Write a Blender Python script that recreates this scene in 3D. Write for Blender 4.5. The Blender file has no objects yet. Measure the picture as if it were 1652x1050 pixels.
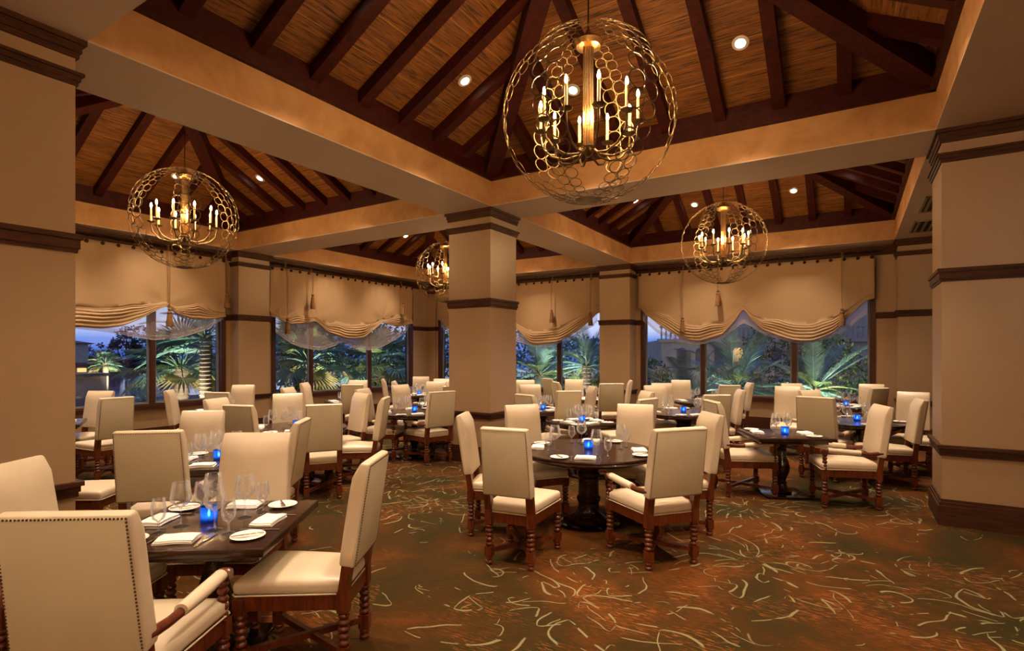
import bpy, math, random
from mathutils import Vector, Matrix

# ------------------------------------------------------------------ camera, sky, exposure
sc = bpy.context.scene
col = sc.collection
FPX, YAW, YH, EYE = 879.5, 0.5575712, 569.9, 1.65
cd = bpy.data.cameras.new('camera')
cd.sensor_width = 36.0
cd.lens = FPX / 1652 * 36.0
cd.shift_y = (YH - 525.0) / 1652
cd.clip_start, cd.clip_end = 0.05, 400
cam = bpy.data.objects.new('camera', cd)
cam.location = (0, 0, EYE)
cam.rotation_euler = (math.radians(90), 0, YAW)
col.objects.link(cam)
sc.camera = cam
sc.view_settings.view_transform = 'Standard'
sc.view_settings.look = 'None'
sc.view_settings.gamma = 1.0
sc.view_settings.use_curve_mapping = False
sc.view_settings.exposure = 1.02
SKY_STRENGTH = 0.62
SPOT_W = 200.0
BULB_E = 480.0
WARM = (1.0, 0.77, 0.58)
LAMPC = (1.0, 0.60, 0.27)
FILLC = (1.0, 0.77, 0.56)

PI = math.pi
rnd = random.Random(11)


# ------------------------------------------------------------------ node helpers
def lin(h):
    h = h.lstrip('#')
    c = [int(h[i:i + 2], 16) / 255 for i in (0, 2, 4)]
    return tuple((x / 12.92 if x <= 0.04045 else ((x + 0.055) / 1.055) ** 2.4) for x in c) + (1.0,)


class NT:
    def __init__(self, tree):
        self.t = tree
        tree.nodes.clear()

    def n(self, typ, ins=None, **props):
        nd = self.t.nodes.new(typ)
        for k, v in props.items():
            setattr(nd, k, v)
        for k, v in (ins or {}).items():
            s = nd.inputs[k]
            if isinstance(v, bpy.types.NodeSocket):
                self.t.links.new(v, s)
            else:
                s.default_value = v
        return nd

    def m(self, op, a, b=0.0, c=None, clamp=False):
        nd = self.t.nodes.new('ShaderNodeMath')
        nd.operation = op
        nd.use_clamp = clamp
        for i, v in enumerate((a, b) if c is None else (a, b, c)):
            if isinstance(v, bpy.types.NodeSocket):
                self.t.links.new(v, nd.inputs[i])
            else:
                nd.inputs[i].default_value = v
        return nd.outputs[0]

    def mix(self, fac, a, b):
        nd = self.t.nodes.new('ShaderNodeMix')
        nd.data_type = 'RGBA'
        for i, v in ((0, fac), (6, a), (7, b)):
            if isinstance(v, bpy.types.NodeSocket):
                self.t.links.new(v, nd.inputs[i])
            else:
                nd.inputs[i].default_value = v
        return nd.outputs[2]

    def ramp(self, fac, stops):
        nd = self.t.nodes.new('ShaderNodeValToRGB')
        cr = nd.color_ramp
        while len(cr.elements) < len(stops):
            cr.elements.new(0.5)
        for e, (p, c) in zip(cr.elements, stops):
            e.position = p
            e.color = c if len(c) == 4 else tuple(c) + (1,)
        self.t.links.new(fac, nd.inputs[0])
        return nd.outputs[0]

    def coord(self, out='Object', scale=(1, 1, 1), rot=(0, 0, 0)):
        tc = self.n('ShaderNodeTexCoord')
        mp = self.n('ShaderNodeMapping', {'Vector': tc.outputs[out], 'Scale': scale, 'Rotation': rot})
        return mp.outputs[0]

    def noise(self, vec, scale=5.0, detail=4.0, rough=0.55, dist=0.0):
        return self.n('ShaderNodeTexNoise', {'Vector': vec, 'Scale': scale, 'Detail': detail,
                                             'Roughness': rough, 'Distortion': dist}).outputs[0]

    def bsdf(self, color, rough=0.5, bump=None, bstr=0.2, bdist=0.02, **extra):
        b = self.n('ShaderNodeBsdfPrincipled', {'Base Color': color, 'Roughness': rough})
        for k, v in extra.items():
            s = b.inputs[k.replace('_', ' ')]
            if isinstance(v, bpy.types.NodeSocket):
                self.t.links.new(v, s)
            else:
                s.default_value = v
        if bump is not None:
            bp = self.n('ShaderNodeBump', {'Height': bump, 'Strength': bstr, 'Distance': bdist})
            self.t.links.new(bp.outputs[0], b.inputs['Normal'])
        return b.outputs[0]

    def out(self, s):
        o = self.n('ShaderNodeOutputMaterial')
        self.t.links.new(s, o.inputs[0])


def newmat(name):
    m = bpy.data.materials.new(name)
    m.use_nodes = True
    return m, NT(m.node_tree)


# ------------------------------------------------------------------ world: dusk sky with broken cloud
w = bpy.data.worlds.new('dusk_sky')
sc.world = w
w.use_nodes = True
nt = NT(w.node_tree)
tc = nt.n('ShaderNodeTexCoord')
sx = nt.n('ShaderNodeSeparateXYZ', {'Vector': tc.outputs['Generated']})
base = nt.ramp(sx.outputs[2], [(0.0, lin('#3561c8')), (0.022, lin('#4a79dc')), (0.042, lin('#c9d0f4')), (0.16, lin('#b9bfe8')), (0.45, lin('#5f7fd0')), (1.0, lin('#2a4590'))])
cl = nt.noise(nt.n('ShaderNodeMapping', {'Vector': tc.outputs['Generated'], 'Scale': (1.3, 1.3, 9.0)}).outputs[0], 1.7, 5, .55)
clm = nt.ramp(cl, [(0.44, (0, 0, 0, 1)), (0.68, (1, 1, 1, 1))])
skyc = nt.mix(nt.m('MULTIPLY', clm, .45), base, lin('#cfd0ee'))
bg = nt.n('ShaderNodeBackground', {'Color': skyc, 'Strength': SKY_STRENGTH})
wo = nt.n('ShaderNodeOutputWorld')
w.node_tree.links.new(bg.outputs[0], wo.inputs[0])

# ------------------------------------------------------------------ materials
M = {}


def simple(name, c1, c2=None, scale=6, stretch=(1, 1, 1), rough=.5, bump=.0, detail=4, dist=0, lo=.35, hi=.65, **ex):
    m, t = newmat(name)
    v = t.coord('Object', stretch)
    n = t.noise(v, scale, detail, .55, dist)
    c = t.ramp(n, [(lo, lin(c1)), (hi, lin(c2 or c1))])
    t.out(t.bsdf(c, rough, n if bump else None, bump, .01, **ex))
    M[name] = m
    return m


simple('leather', '#cfbb9b', '#d8c6a8', 3, rough=.34, bump=.05, Specular_IOR_Level=.5)
simple('wood_chair', '#4a1e0b', '#6d3315', 5, (9, 9, 1.2), rough=.28, dist=1.0)
simple('wood_table', '#24120b', '#38200f', 3, (1.2, 14, 14), rough=.22, dist=.6)
simple('wood_trim', '#33190b', '#4d2a14', 2, (3, 3, 22), rough=.55, dist=.8, Specular_IOR_Level=.25)
simple('wood_rafter', '#2e0a05', '#45120a', 2.5, (4, 4, 4), rough=.55, dist=1.5, Specular_IOR_Level=.25)
simple('wood_frame', '#33180d', '#4a2413', 2, (4, 4, 20), rough=.35, dist=.8)
simple('nail', '#5b4633', '#7a6045', 40, rough=.3, Metallic=.9)
simple('bronze', '#2c1d10', '#493319', 12, rough=.35, Metallic=.9)
simple('gold', '#c9a064', '#e3be84', 9, rough=.25, Metallic=1.0)
simple('steel', '#b9b2a6', '#d0cabf', 20, rough=.16, Metallic=1.0)
simple('china', '#ece7dc', '#f4f0e8', 8, rough=.14)
simple('linen', '#e9e3d6', '#f5f0e6', 40, rough=.85, bump=.15)
simple('sleeve', '#e2c48a', '#ecd29c', 8, rough=.5)
simple('cord', '#7a5a34', '#94713f', 60, rough=.8)
simple('tassel', '#6d4a26', '#93683a', 30, (30, 30, 2), rough=.85, bump=.3)
simple('metalgrey', '#6d6c68', '#7b7a76', 6, rough=.4)
simple('ventgrey', '#8b7a63', '#95846c', 6, rough=.5)
simple('black', '#0b0908', '#15110f', 6, rough=.7)
simple('canwhite', '#d8d2c6', '#e2ddd3', 6, rough=.5)
simple('base_plate', '#2a2422', '#3a3331', 6, rough=.16, Metallic=.8)
# outside
simple('frond', '#46623a', '#78915a', 2.5, rough=.55)
simple('frond_blue', '#4f7a72', '#7ba59a', 2.5, rough=.55)
simple('frond_dry', '#6f6a3c', '#8f8450', 2.5, rough=.6)
simple('bark', '#5d5044', '#857564', 9, (3, 3, 9), rough=.9, bump=.6)
simple('leafdark', '#2c4a24', '#64854a', 6, rough=.6)
simple('pine', '#16243a', '#22324a', 3, rough=.9)
simple('stucco', '#a9a2a0', '#bdb6b2', 3, rough=.9, bump=.1)
simple('villa', '#948b7e', '#a39a8c', 2, rough=.9)
simple('villa_dark', '#3a3f4c', '#4a5060', 2, rough=.3)
simple('rooftile', '#5e3c3c', '#77504a', 4, (1, 12, 1), rough=.8, bump=.4)
simple('soil', '#2c3526', '#48523a', 2, rough=.95, bump=.4)


def m_linenback():
    m, t = newmat('linen_back')
    v = t.coord('Object')
    a = t.n('ShaderNodeTexWave', {'Vector': v, 'Scale': 90.0, 'Distortion': 1.5, 'Detail': 2.0}, bands_direction='X').outputs['Fac']
    b = t.n('ShaderNodeTexWave', {'Vector': v, 'Scale': 90.0, 'Distortion': 1.5, 'Detail': 2.0}, bands_direction='Z').outputs['Fac']
    s = t.m('ADD', a, b)
    n = t.noise(v, 5, 4)
    c = t.mix(n, lin('#c3b491'), lin('#d2c4a2'))
    t.out(t.bsdf(c, .6, s, .12, .003))
    M['linen_back'] = m


def m_wallcover():
    m, t = newmat('wallcover')
    v = t.coord('Object', (60, 60, 260))
    n = t.noise(v, 1.0, 3, .6)
    big = t.noise(t.coord('Object'), 1.2, 3)
    c = t.mix(big, lin('#9d7e5b'), lin('#a98b66'))
    c2 = t.mix(t.m('MULTIPLY', n, .35), c, lin('#8a6e4f'))
    t.out(t.bsdf(c2, .36, n, .25, .004, Specular_IOR_Level=.7))
    M['wallcover'] = m


def m_plaster():
    m, t = newmat('plaster')
    v = t.coord('Object')
    n = t.noise(v, 1.3, 6, .6, 1.2)
    n2 = t.noise(v, 4.0, 5, .6, .8)
    c = t.ramp(t.m('ADD', t.m('MULTIPLY', n, .65), t.m('MULTIPLY', n2, .35)),
               [(.35, lin('#ad7f50')), (.5, lin('#bf9160')), (.66, lin('#cba06e'))])
    t.out(t.bsdf(c, .8, n2, .06, .01, Specular_IOR_Level=.25))
    M['plaster'] = m
    m, t = newmat('soffit')
    n = t.noise(t.coord('Object'), 2.0, 3)
    t.out(t.bsdf(t.mix(n, lin('#bfa88e'), lin('#cbb59b')), .7))
    M['soffit'] = m


def m_bamboo(name, along):
    m, t = newmat(name)
    s = (1.6, 26, 60) if along == 'x' else (26, 1.6, 60)
    v = t.coord('Object', s)
    n = t.noise(v, 1.4, 5, .7)
    fine = t.noise(t.coord('Object', tuple(k * 3.2 for k in s)), 1.3, 3, .6)
    dark = t.ramp(t.noise(t.coord('Object', tuple(k * 1.6 for k in s)), 1.0, 4, .7), [(.53, (0, 0, 0, 1)), (.60, (1, 1, 1, 1))])
    tcn = t.n('ShaderNodeTexCoord')
    z = t.n('ShaderNodeSeparateXYZ', {'Vector': tcn.outputs['Object']}).outputs[2]
    fr = t.m('FRACT', t.m('MULTIPLY', z, 5.4))
    seam = t.m('LESS_THAN', fr, .022)
    c = t.ramp(n, [(.3, lin('#5e3614')), (.5, lin('#82511f')), (.7, lin('#a06c2e'))])
    c = t.mix(t.m('MULTIPLY', dark, .85), c, lin('#2a1408'))
    c = t.mix(t.m('MULTIPLY', seam, .45), c, lin('#c99a58'))
    h = t.m('ADD', t.m('MULTIPLY', n, .6), t.m('MULTIPLY', fine, .4))
    t.out(t.bsdf(c, .55, h, .5, .012))
    M[name] = m


def m_carpet():
    m, t = newmat('carpet')
    tcn = t.n('ShaderNodeTexCoord')
    P0 = tcn.outputs['Object']
    wob = t.n('ShaderNodeTexNoise', {'Vector': P0, 'Scale': 2.2, 'Detail': 2.0})
    wv = t.n('ShaderNodeVectorMath', {0: wob.outputs[1], 1: (.5, .5, .5)}, operation='SUBTRACT').outputs[0]
    wv = t.n('ShaderNodeVectorMath', {0: wv, 3: .22}, operation='SCALE').outputs[0]
    P = t.n('ShaderNodeVectorMath', {0: P0, 1: wv}, operation='ADD').outputs[0]

    def motif(scale, rnds, off):
        Po = t.n('ShaderNodeVectorMath', {0: P, 1: off}, operation='ADD').outputs[0]
        vo = t.n('ShaderNodeTexVoronoi', {'Vector': Po, 'Scale': scale, 'Randomness': rnds}, voronoi_dimensions='2D')
        L = t.n('ShaderNodeVectorMath', {0: Po, 1: vo.outputs['Position']}, operation='SUBTRACT').outputs[0]
        s = t.n('ShaderNodeSeparateXYZ', {'Vector': L})
        x, y = s.outputs[0], s.outputs[1]
        r = t.m('SQRT', t.m('ADD', t.m('MULTIPLY', x, x), t.m('MULTIPLY', y, y)))
        a = t.m('ARCTAN2', y, x)
        rc = t.n('ShaderNodeSeparateColor', {'Color': vo.outputs['Color']}).outputs[0]
        return r, a, rc

    def line(d, wdt):
        return t.m('SUBTRACT', 1.0, t.m('DIVIDE', t.m('ABSOLUTE', d), wdt), clamp=True)

    def brk(scale, lo, hi, off=0.0):
        pv = t.n('ShaderNodeVectorMath', {0: P0, 1: (off, off * 1.7, 0)}, operation='ADD').outputs[0]
        n = t.noise(pv, scale, 2, .5)
        return t.ramp(n, [(lo, (0, 0, 0, 1)), (hi, (1, 1, 1, 1))])

    tot = None

    def add(v):
        nonlocal tot
        tot = v if tot is None else t.m('MAXIMUM', tot, v)

    r, a, rc = motif(.50, .75, (0, 0, 0))
    ph = t.m('MULTIPLY', rc, 6.28)
    wn = t.m('MULTIPLY_ADD', t.noise(P0, 3.0, 2, .5), .018, -.0015)
    for N_, rc_, L_, wd_, spin, off in ((6, .25, .20, .085, .8, 0.0), (8, .55, .27, .12, -.9, 3.3), (11, .86, .27, .13, .7, 7.7)):
        aa = t.m('ADD', t.m('ADD', a, ph), t.m('MULTIPLY', r, spin))
        fa = t.m('SUBTRACT', t.m('FRACT', t.m('ADD', t.m('MULTIPLY', aa, N_ / (2 * PI)), off * .37)), .5)
        ly = t.m('MULTIPLY', t.m('MULTIPLY', fa, 2 * PI / N_), r)
        lx = t.m('DIVIDE', t.m('SUBTRACT', r, rc_), L_)
        prof = t.m('MULTIPLY', t.m('POWER', t.m('SUBTRACT', 1.0, t.m('MULTIPLY', lx, lx), clamp=True), .8), wd_)
        inside = t.m('LESS_THAN', t.m('ABSOLUTE', lx), 1.0)
        up = t.m('GREATER_THAN', ly, 0.0)
        wv_ = t.m('ADD', t.m('MULTIPLY', t.m('MULTIPLY', up, .005), t.m('SUBTRACT', 1.0, t.m('MULTIPLY', lx, lx), clamp=True)), wn)
        ol = t.m('MULTIPLY', line(t.m('SUBTRACT', t.m('ABSOLUTE', ly), prof), t.m('MAXIMUM', wv_, .003)), inside)
        add(t.m('MULTIPLY', ol, brk(4.2, .50, .54, off)))
        vein = t.m('MULTIPLY', line(t.m('SUBTRACT', ly, t.m('MULTIPLY', t.m('MULTIPLY', lx, lx), .05)), .0055), t.m('LESS_THAN', t.m('ABSOLUTE', lx), .8))
        add(t.m('MULTIPLY', vein, brk(3.4, .54, .57, off + 5.1)))
    r2, a2, rc2 = motif(2.3, .95, (3.3, 1.7, 0))
    a3 = t.m('ADD', a2, t.m('MULTIPLY', rc2, 6.28))
    hook = t.m('SUBTRACT', r2, t.m('ADD', .075, t.m('MULTIPLY', t.m('SINE', a3), .035)))
    add(t.m('MULTIPLY', t.m('MULTIPLY', line(hook, t.m('MAXIMUM', wn, .005)), t.m('GREATER_THAN', t.m('SINE', a3), -.1)), brk(2.0, .56, .60, 9.4)))
    pale = t.m('SMOOTH_MIN', t.m('MULTIPLY', tot, 2.2, clamp=True), 1.0, .1)

    v = t.n('ShaderNodeMapping', {'Vector': P0, 'Scale': (12, 90, 1), 'Rotation': (0, 0, -.45)}).outputs[0]
    d1 = t.ramp(t.noise(v, 1.0, 3, .6), [(.55, (0, 0, 0, 1)), (.60, (1, 1, 1, 1))])
    dm = t.m('MULTIPLY', d1, brk(1.7, .46, .58, 2.0))
    dm = t.m('MULTIPLY', dm, t.m('LESS_THAN', r, .98))
    n1 = t.noise(P0, .75, 4, .6, .6)
    n2 = t.noise(P0, 9, 5, .65)
    n3 = t.noise(t.n('ShaderNodeMapping', {'Vector': P0, 'Scale': (14, 60, 1), 'Rotation': (0, 0, -.45)}).outputs[0], 1.0, 4, .7)
    bgc = t.ramp(t.m('ADD', t.m('MULTIPLY', n1, .72), t.m('MULTIPLY', n3, .28)),
                 [(.41, lin('#2c280b')), (.50, lin('#432a0a')), (.60, lin('#63350c')), (.70, lin('#723d0f'))])
    bgc = t.mix(t.m('MULTIPLY', n2, .35), bgc, lin('#221405'))
    c = t.mix(t.m('MULTIPLY', dm, .38), bgc, lin('#b0642a'))
    c = t.mix(t.m('MULTIPLY', pale, .78), c, lin('#867f58'))
    t.out(t.bsdf(c, .93, t.m('ADD', n2, t.noise(P0, 160, 2)), .35, .006, Specular_IOR_Level=.12))
    M['carpet'] = m


def m_glass():
    for name, tint, lo, hi in (('glassware', (1, 1, 1, 1), .05, .32), ('pane', (.93, .96, .97, 1), .03, .35)):
        m, t = newmat(name)
        tr = t.n('ShaderNodeBsdfTransparent', {'Color': tint})
        gl = t.n('ShaderNodeBsdfGlossy', {'Color': (1, 1, 1, 1), 'Roughness': .02})
        lw = t.n('ShaderNodeLayerWeight', {'Blend': .35 if name == 'glassware' else .25})
        f = t.m('MULTIPLY_ADD', lw.outputs['Fresnel'], hi, lo, clamp=True)
        mx = t.n('ShaderNodeMixShader', {0: f, 1: tr.outputs[0], 2: gl.outputs[0]})
        if name == 'glassware':
            df = t.n('ShaderNodeBsdfTranslucent', {'Color': (.9, .9, .88, 1)})
            mx = t.n('ShaderNodeMixShader', {0: t.m('MULTIPLY_ADD', lw.outputs['Fresnel'], .22, .015), 1: mx.outputs[0], 2: df.outputs[0]})
        t.out(mx.outputs[0])
        M[name] = m
    m, t = newmat('blueglass')
    tr = t.n('ShaderNodeBsdfTransparent', {'Color': (.12, .35, .95, 1)})
    tl = t.n('ShaderNodeBsdfTranslucent', {'Color': (.04, .20, .75, 1)})
    gl = t.n('ShaderNodeBsdfGlossy', {'Roughness': .05})
    a = t.n('ShaderNodeMixShader', {0: .55, 1: tr.outputs[0], 2: tl.outputs[0]})
    b = t.n('ShaderNodeMixShader', {0: .08, 1: a.outputs[0], 2: gl.outputs[0]})
    t.out(b.outputs[0])
    M['blueglass'] = m


def m_cloth():
    m, t = newmat('curtain')
    v = t.coord('Object', (40, 40, 120))
    n = t.noise(v, 1, 3)
    n2 = t.noise(t.coord('Object'), 1.5, 3)
    c = t.mix(n2, lin('#a98963'), lin('#b5976f'))
    p = t.bsdf(c, .7, n, .12, .004)
    tl = t.n('ShaderNodeBsdfTranslucent', {'Color': lin('#b98f5a')})
    mx = t.n('ShaderNodeMixShader', {0: .12, 1: p, 2: tl.outputs[0]})
    t.out(mx.outputs[0])
    M['curtain'] = m
    m, t = newmat('sheer')
    tr = t.n('ShaderNodeBsdfTransparent', {'Color': (.95, .92, .92, 1)})
    df = t.n('ShaderNodeBsdfDiffuse', {'Color': lin('#e9dcd4')})
    tl = t.n('ShaderNodeBsdfTranslucent', {'Color': lin('#f1e6ea')})
    a = t.n('ShaderNodeMixShader', {0: .25, 1: df.outputs[0], 2: tl.outputs[0]})
    b = t.n('ShaderNodeMixShader', {0: .26, 1: tr.outputs[0], 2: a.outputs[0]})
    t.out(b.outputs[0])
    M['sheer'] = m


def emis(name, c, s):
    m, t = newmat(name)
    e = t.n('ShaderNodeEmission', {'Color': c, 'Strength': s})
    t.out(e.outputs[0])
    M[name] = m


m_linenback(); m_wallcover(); m_plaster(); m_bamboo('bamboo_x', 'x'); m_bamboo('bamboo_y', 'y')
m_carpet(); m_glass(); m_cloth()
emis('bulb', LAMPC + (1,), BULB_E)
emis('lens', (1, .86, .66, 1), 22)
emis('flame', (1, .75, .4, 1), 60)
emis('litwindow', (1, .5, .16, 1), .9)
emis('gardenlamp', (1, .9, .7, 1), 30)
m, t = newmat('water')
nz = t.noise(t.coord('Object', (1, 1, 1)), 1.6, 3)
t.out(t.bsdf(lin('#22406e'), .06, nz, .08, .05))
M['water'] = m


# ------------------------------------------------------------------ mesh helpers
class MB:
    def __init__(s):
        s.v, s.f = [], []

    def add(s, vs, fs, mtx=None):
        o = len(s.v)
        s.v += [tuple(mtx @ Vector(p)) if mtx else tuple(p) for p in vs]
        s.f += [tuple(i + o for i in f) for f in fs]
        return s

    def box(s, x0, x1, y0, y1, z0, z1, mtx=None):
        v = [(x, y, z) for x in (x0, x1) for y in (y0, y1) for z in (z0, z1)]
        return s.add(v, [(0, 1, 3, 2), (4, 6, 7, 5), (0, 4, 5, 1), (2, 3, 7, 6), (0, 2, 6, 4), (1, 5, 7, 3)], mtx)

    def beam(s, p0, p1, wd, dp, up=(0, 0, 1)):
        p0, p1 = Vector(p0), Vector(p1)
        a = (p1 - p0).normalized()
        sd = a.cross(Vector(up)).normalized()
        u = sd.cross(a)
        v = []
        for p in (p0, p1):
            for i, j in ((-1, -1), (1, -1), (1, 1), (-1, 1)):
                v.append(p + sd * (wd / 2 * i) + u * (dp / 2 * j))
        return s.add(v, [(3, 2, 1, 0), (4, 5, 6, 7), (0, 1, 5, 4), (1, 2, 6, 5), (2, 3, 7, 6), (3, 0, 4, 7)])

    def lathe(s, prof, seg=16, c=(0, 0, 0), mtx=None, capb=True, capt=True):
        v, f = [], []
        n = len(prof)
        for r, z in prof:
            for k in range(seg):
                a = 2 * PI * k / seg
                v.append((c[0] + r * math.cos(a), c[1] + r * math.sin(a), c[2] + z))
        for i in range(n - 1):
            for k in range(seg):
                k2 = (k + 1) % seg
                f.append((i * seg + k, i * seg + k2, (i + 1) * seg + k2, (i + 1) * seg + k))
        if capb:
            f.append(tuple(range(seg - 1, -1, -1)))
        if capt:
            f.append(tuple((n - 1) * seg + k for k in range(seg)))
        return s.add(v, f, mtx)

    def tube(s, path, rad, seg=8, closed=False, flat=1.0):
        P = [Vector(p) for p in path]
        n = len(P)
        v, f = [], []
        ref = None
        for i, p in enumerate(P):
            if closed:
                a = P[(i + 1) % n] - P[i - 1]
            else:
                a = P[min(i + 1, n - 1)] - P[max(i - 1, 0)]
            a.normalize()
            if ref is None:
                ref = Vector((0, 0, 1)) if abs(a.z) < .9 else Vector((1, 0, 0))
            sd = a.cross(ref).normalized()
            u = sd.cross(a)
            ref = u
            r = rad[i] if isinstance(rad, (list, tuple)) else rad
            for k in range(seg):
                t_ = 2 * PI * k / seg
                v.append(p + sd * (r * math.cos(t_)) + u * (r * flat * math.sin(t_)))
        m_ = n if closed else n - 1
        for i in range(m_):
            i2 = (i + 1) % n
            for k in range(seg):
                k2 = (k + 1) % seg
                f.append((i * seg + k, i * seg + k2, i2 * seg + k2, i2 * seg + k))
        if not closed:
            f.append(tuple(range(seg - 1, -1, -1)))
            f.append(tuple((n - 1) * seg + k for k in range(seg)))
        return s.add(v, f)

    def rbox(s, c, size, r, n=6, fn=None):
        """rounded box: a gridded cube pushed out by radius r"""
        hx, hy, hz = (k / 2 for k in size)
        inner = Vector((max(hx - r, 0), max(hy - r, 0), max(hz - r, 0)))
        v, f, idx = [], [], {}

        def vert(p):
            key = tuple(round(k, 5) for k in p)
            if key in idx:
                return idx[key]
            q = Vector((p[0] * hx, p[1] * hy, p[2] * hz))
            cl_ = Vector((max(-inner.x, min(inner.x, q.x)), max(-inner.y, min(inner.y, q.y)), max(-inner.z, min(inner.z, q.z))))
            d_ = q - cl_
            if d_.length > 1e-9:
                q = cl_ + d_.normalized() * r
            if fn:
                q = Vector(fn(q))
            idx[key] = len(v)
            v.append((q.x + c[0], q.y + c[1], q.z + c[2]))
            return idx[key]
        # non-uniform grid: dense at the edges
        def gr(h):
            e = min(r / h, .45)
            return [-1, -1 + e * .35, -1 + e] + [(-1 + e) + (2 - 2 * e) * i / (n - 1) for i in range(1, n - 1)] + [1 - e, 1 - e * .35, 1]
        gx, gy, gz = gr(hx), gr(hy), gr(hz)
        for ax, (ga, gb) in enumerate(((gy, gz), (gz, gx), (gx, gy))):
            for sg in (-1, 1):
                for i in range(len(ga) - 1):
                    for j in range(len(gb) - 1):
                        q = []
                        for a_, b_ in ((ga[i], gb[j]), (ga[i + 1], gb[j]), (ga[i + 1], gb[j + 1]), (ga[i], gb[j + 1])):
                            p = [0, 0, 0]
                            p[ax] = sg
                            p[(ax + 1) % 3] = a_
                            p[(ax + 2) % 3] = b_
                            q.append(vert(p))
                        f.append(tuple(q if sg > 0 else q[::-1]))
        return s.add(v, f)

    def mesh(s, name, mat, ang=40):
        me = bpy.data.meshes.new(name)
        me.from_pydata(s.v, [], s.f)
        me.materials.append(M[mat] if isinstance(mat, str) else mat)
        me.validate()
        if ang:
            me.polygons.foreach_set('use_smooth', [True] * len(me.polygons))
            me.set_sharp_from_angle(angle=math.radians(ang))
        me.update()
        return me


def put(name, me, parent=None, loc=(0, 0, 0), rot=(0, 0, 0), scale=(1, 1, 1), mtx=None, **props):
    o = bpy.data.objects.new(name, me)
    col.objects.link(o)
    if mtx is not None:
        o.matrix_local = mtx
    else:
        o.location, o.rotation_euler, o.scale = loc, rot, scale
    if parent:
        o.parent = parent
    for k, v in props.items():
        o[k] = v
    return o


def part(name, mb, mat, parent=None, ang=40, **kw):
    return put(name, mb.mesh(name, mat, ang), parent, **kw)


def struct(o, label=None):
    o['kind'] = 'structure'
    if label:
        o['label'] = label
    return o


def W(lat, dep, z=0.0):
    """camera-relative floor coordinates (right, forward) to world"""
    c, s = math.cos(YAW), math.sin(YAW)
    return Vector((lat * c - dep * s, lat * s + dep * c, z))


# ------------------------------------------------------------------ room shell
HS = 3.8                                   # soffit height
XB0, XB1 = -5.35, -4.475                   # beam running along y
YB0, YB1 = 6.60, 7.43                      # beam running along x
XR, YN = 0.685, 1.64
XL, YF = -10.85, 12.52                     # coffer edges by the window walls
XW, YW = -11.2, 13.05                      # window wall planes
XE, YS = 5.2, -4.6                         # walls out of view
WB = 4.165                                 # underside of the wood band
TOP = 4.5

o = part('floor', MB().box(XW - .3, XE, YS, YW + .3, -.12, 0), 'carpet', ang=0)
struct(o, 'brown and rust carpet with pale green floral scrolls')

COFFERS = {'main': (XB1, XR, YN, YB0), 'right': (XB1, XR, YB1, YF), 'left': (XL, XB0, YN, YB0), 'corner': (XL, XB0, YB1, YF)}
PH = {'main': 'the near coffer', 'right': 'the right window coffer', 'left': 'the left window coffer',
      'corner': 'the hidden far coffer'}


def slab(name, x0, x1, y0, y1, lab):
    e = put(name, None)
    struct(e, lab)
    part('soffit', MB().box(x0, x1, y0, y1, HS, HS + .012), 'soffit', e, 0)
    part('plaster_face', MB().box(x0, x1, y0, y1, HS + .012, TOP), 'plaster', e, 0)
    return e


slab('ceiling_beam', XB0, XB1, YN, YF, 'tan plaster ceiling beam running from the left pillar past the centre column')
slab('ceiling_beam', XB1, XR, YB0, YB1, 'tan plaster ceiling beam between the centre column and the right pillar')
slab('ceiling_beam', XL, XB0, YB0, YB1, 'tan plaster ceiling beam between the centre column and the left pilaster')
slab('ceiling', XW - .3, XE, YS, YN, 'flat tan ceiling on the near side of the coffers')
slab('ceiling', XR, XE, YN, YW + .3, 'flat tan ceiling over the right pillar')
slab('ceiling', XW - .3, XL, YN, YW + .3, 'narrow tan soffit above the left window wall')
slab('ceiling', XL, XR, YF, YW + .3, 'narrow tan soffit above the far window wall')
part_roof = part('ceiling_deck', MB().box(XW - .3, XE, YS, YW + .3, 6.2, 6.3), 'black', ang=0)
struct(part_roof, 'dark roof deck above the ceilings')
PITCH = .53
PZ = 4.44                                  # panel height at the eave
RD = .13


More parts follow.
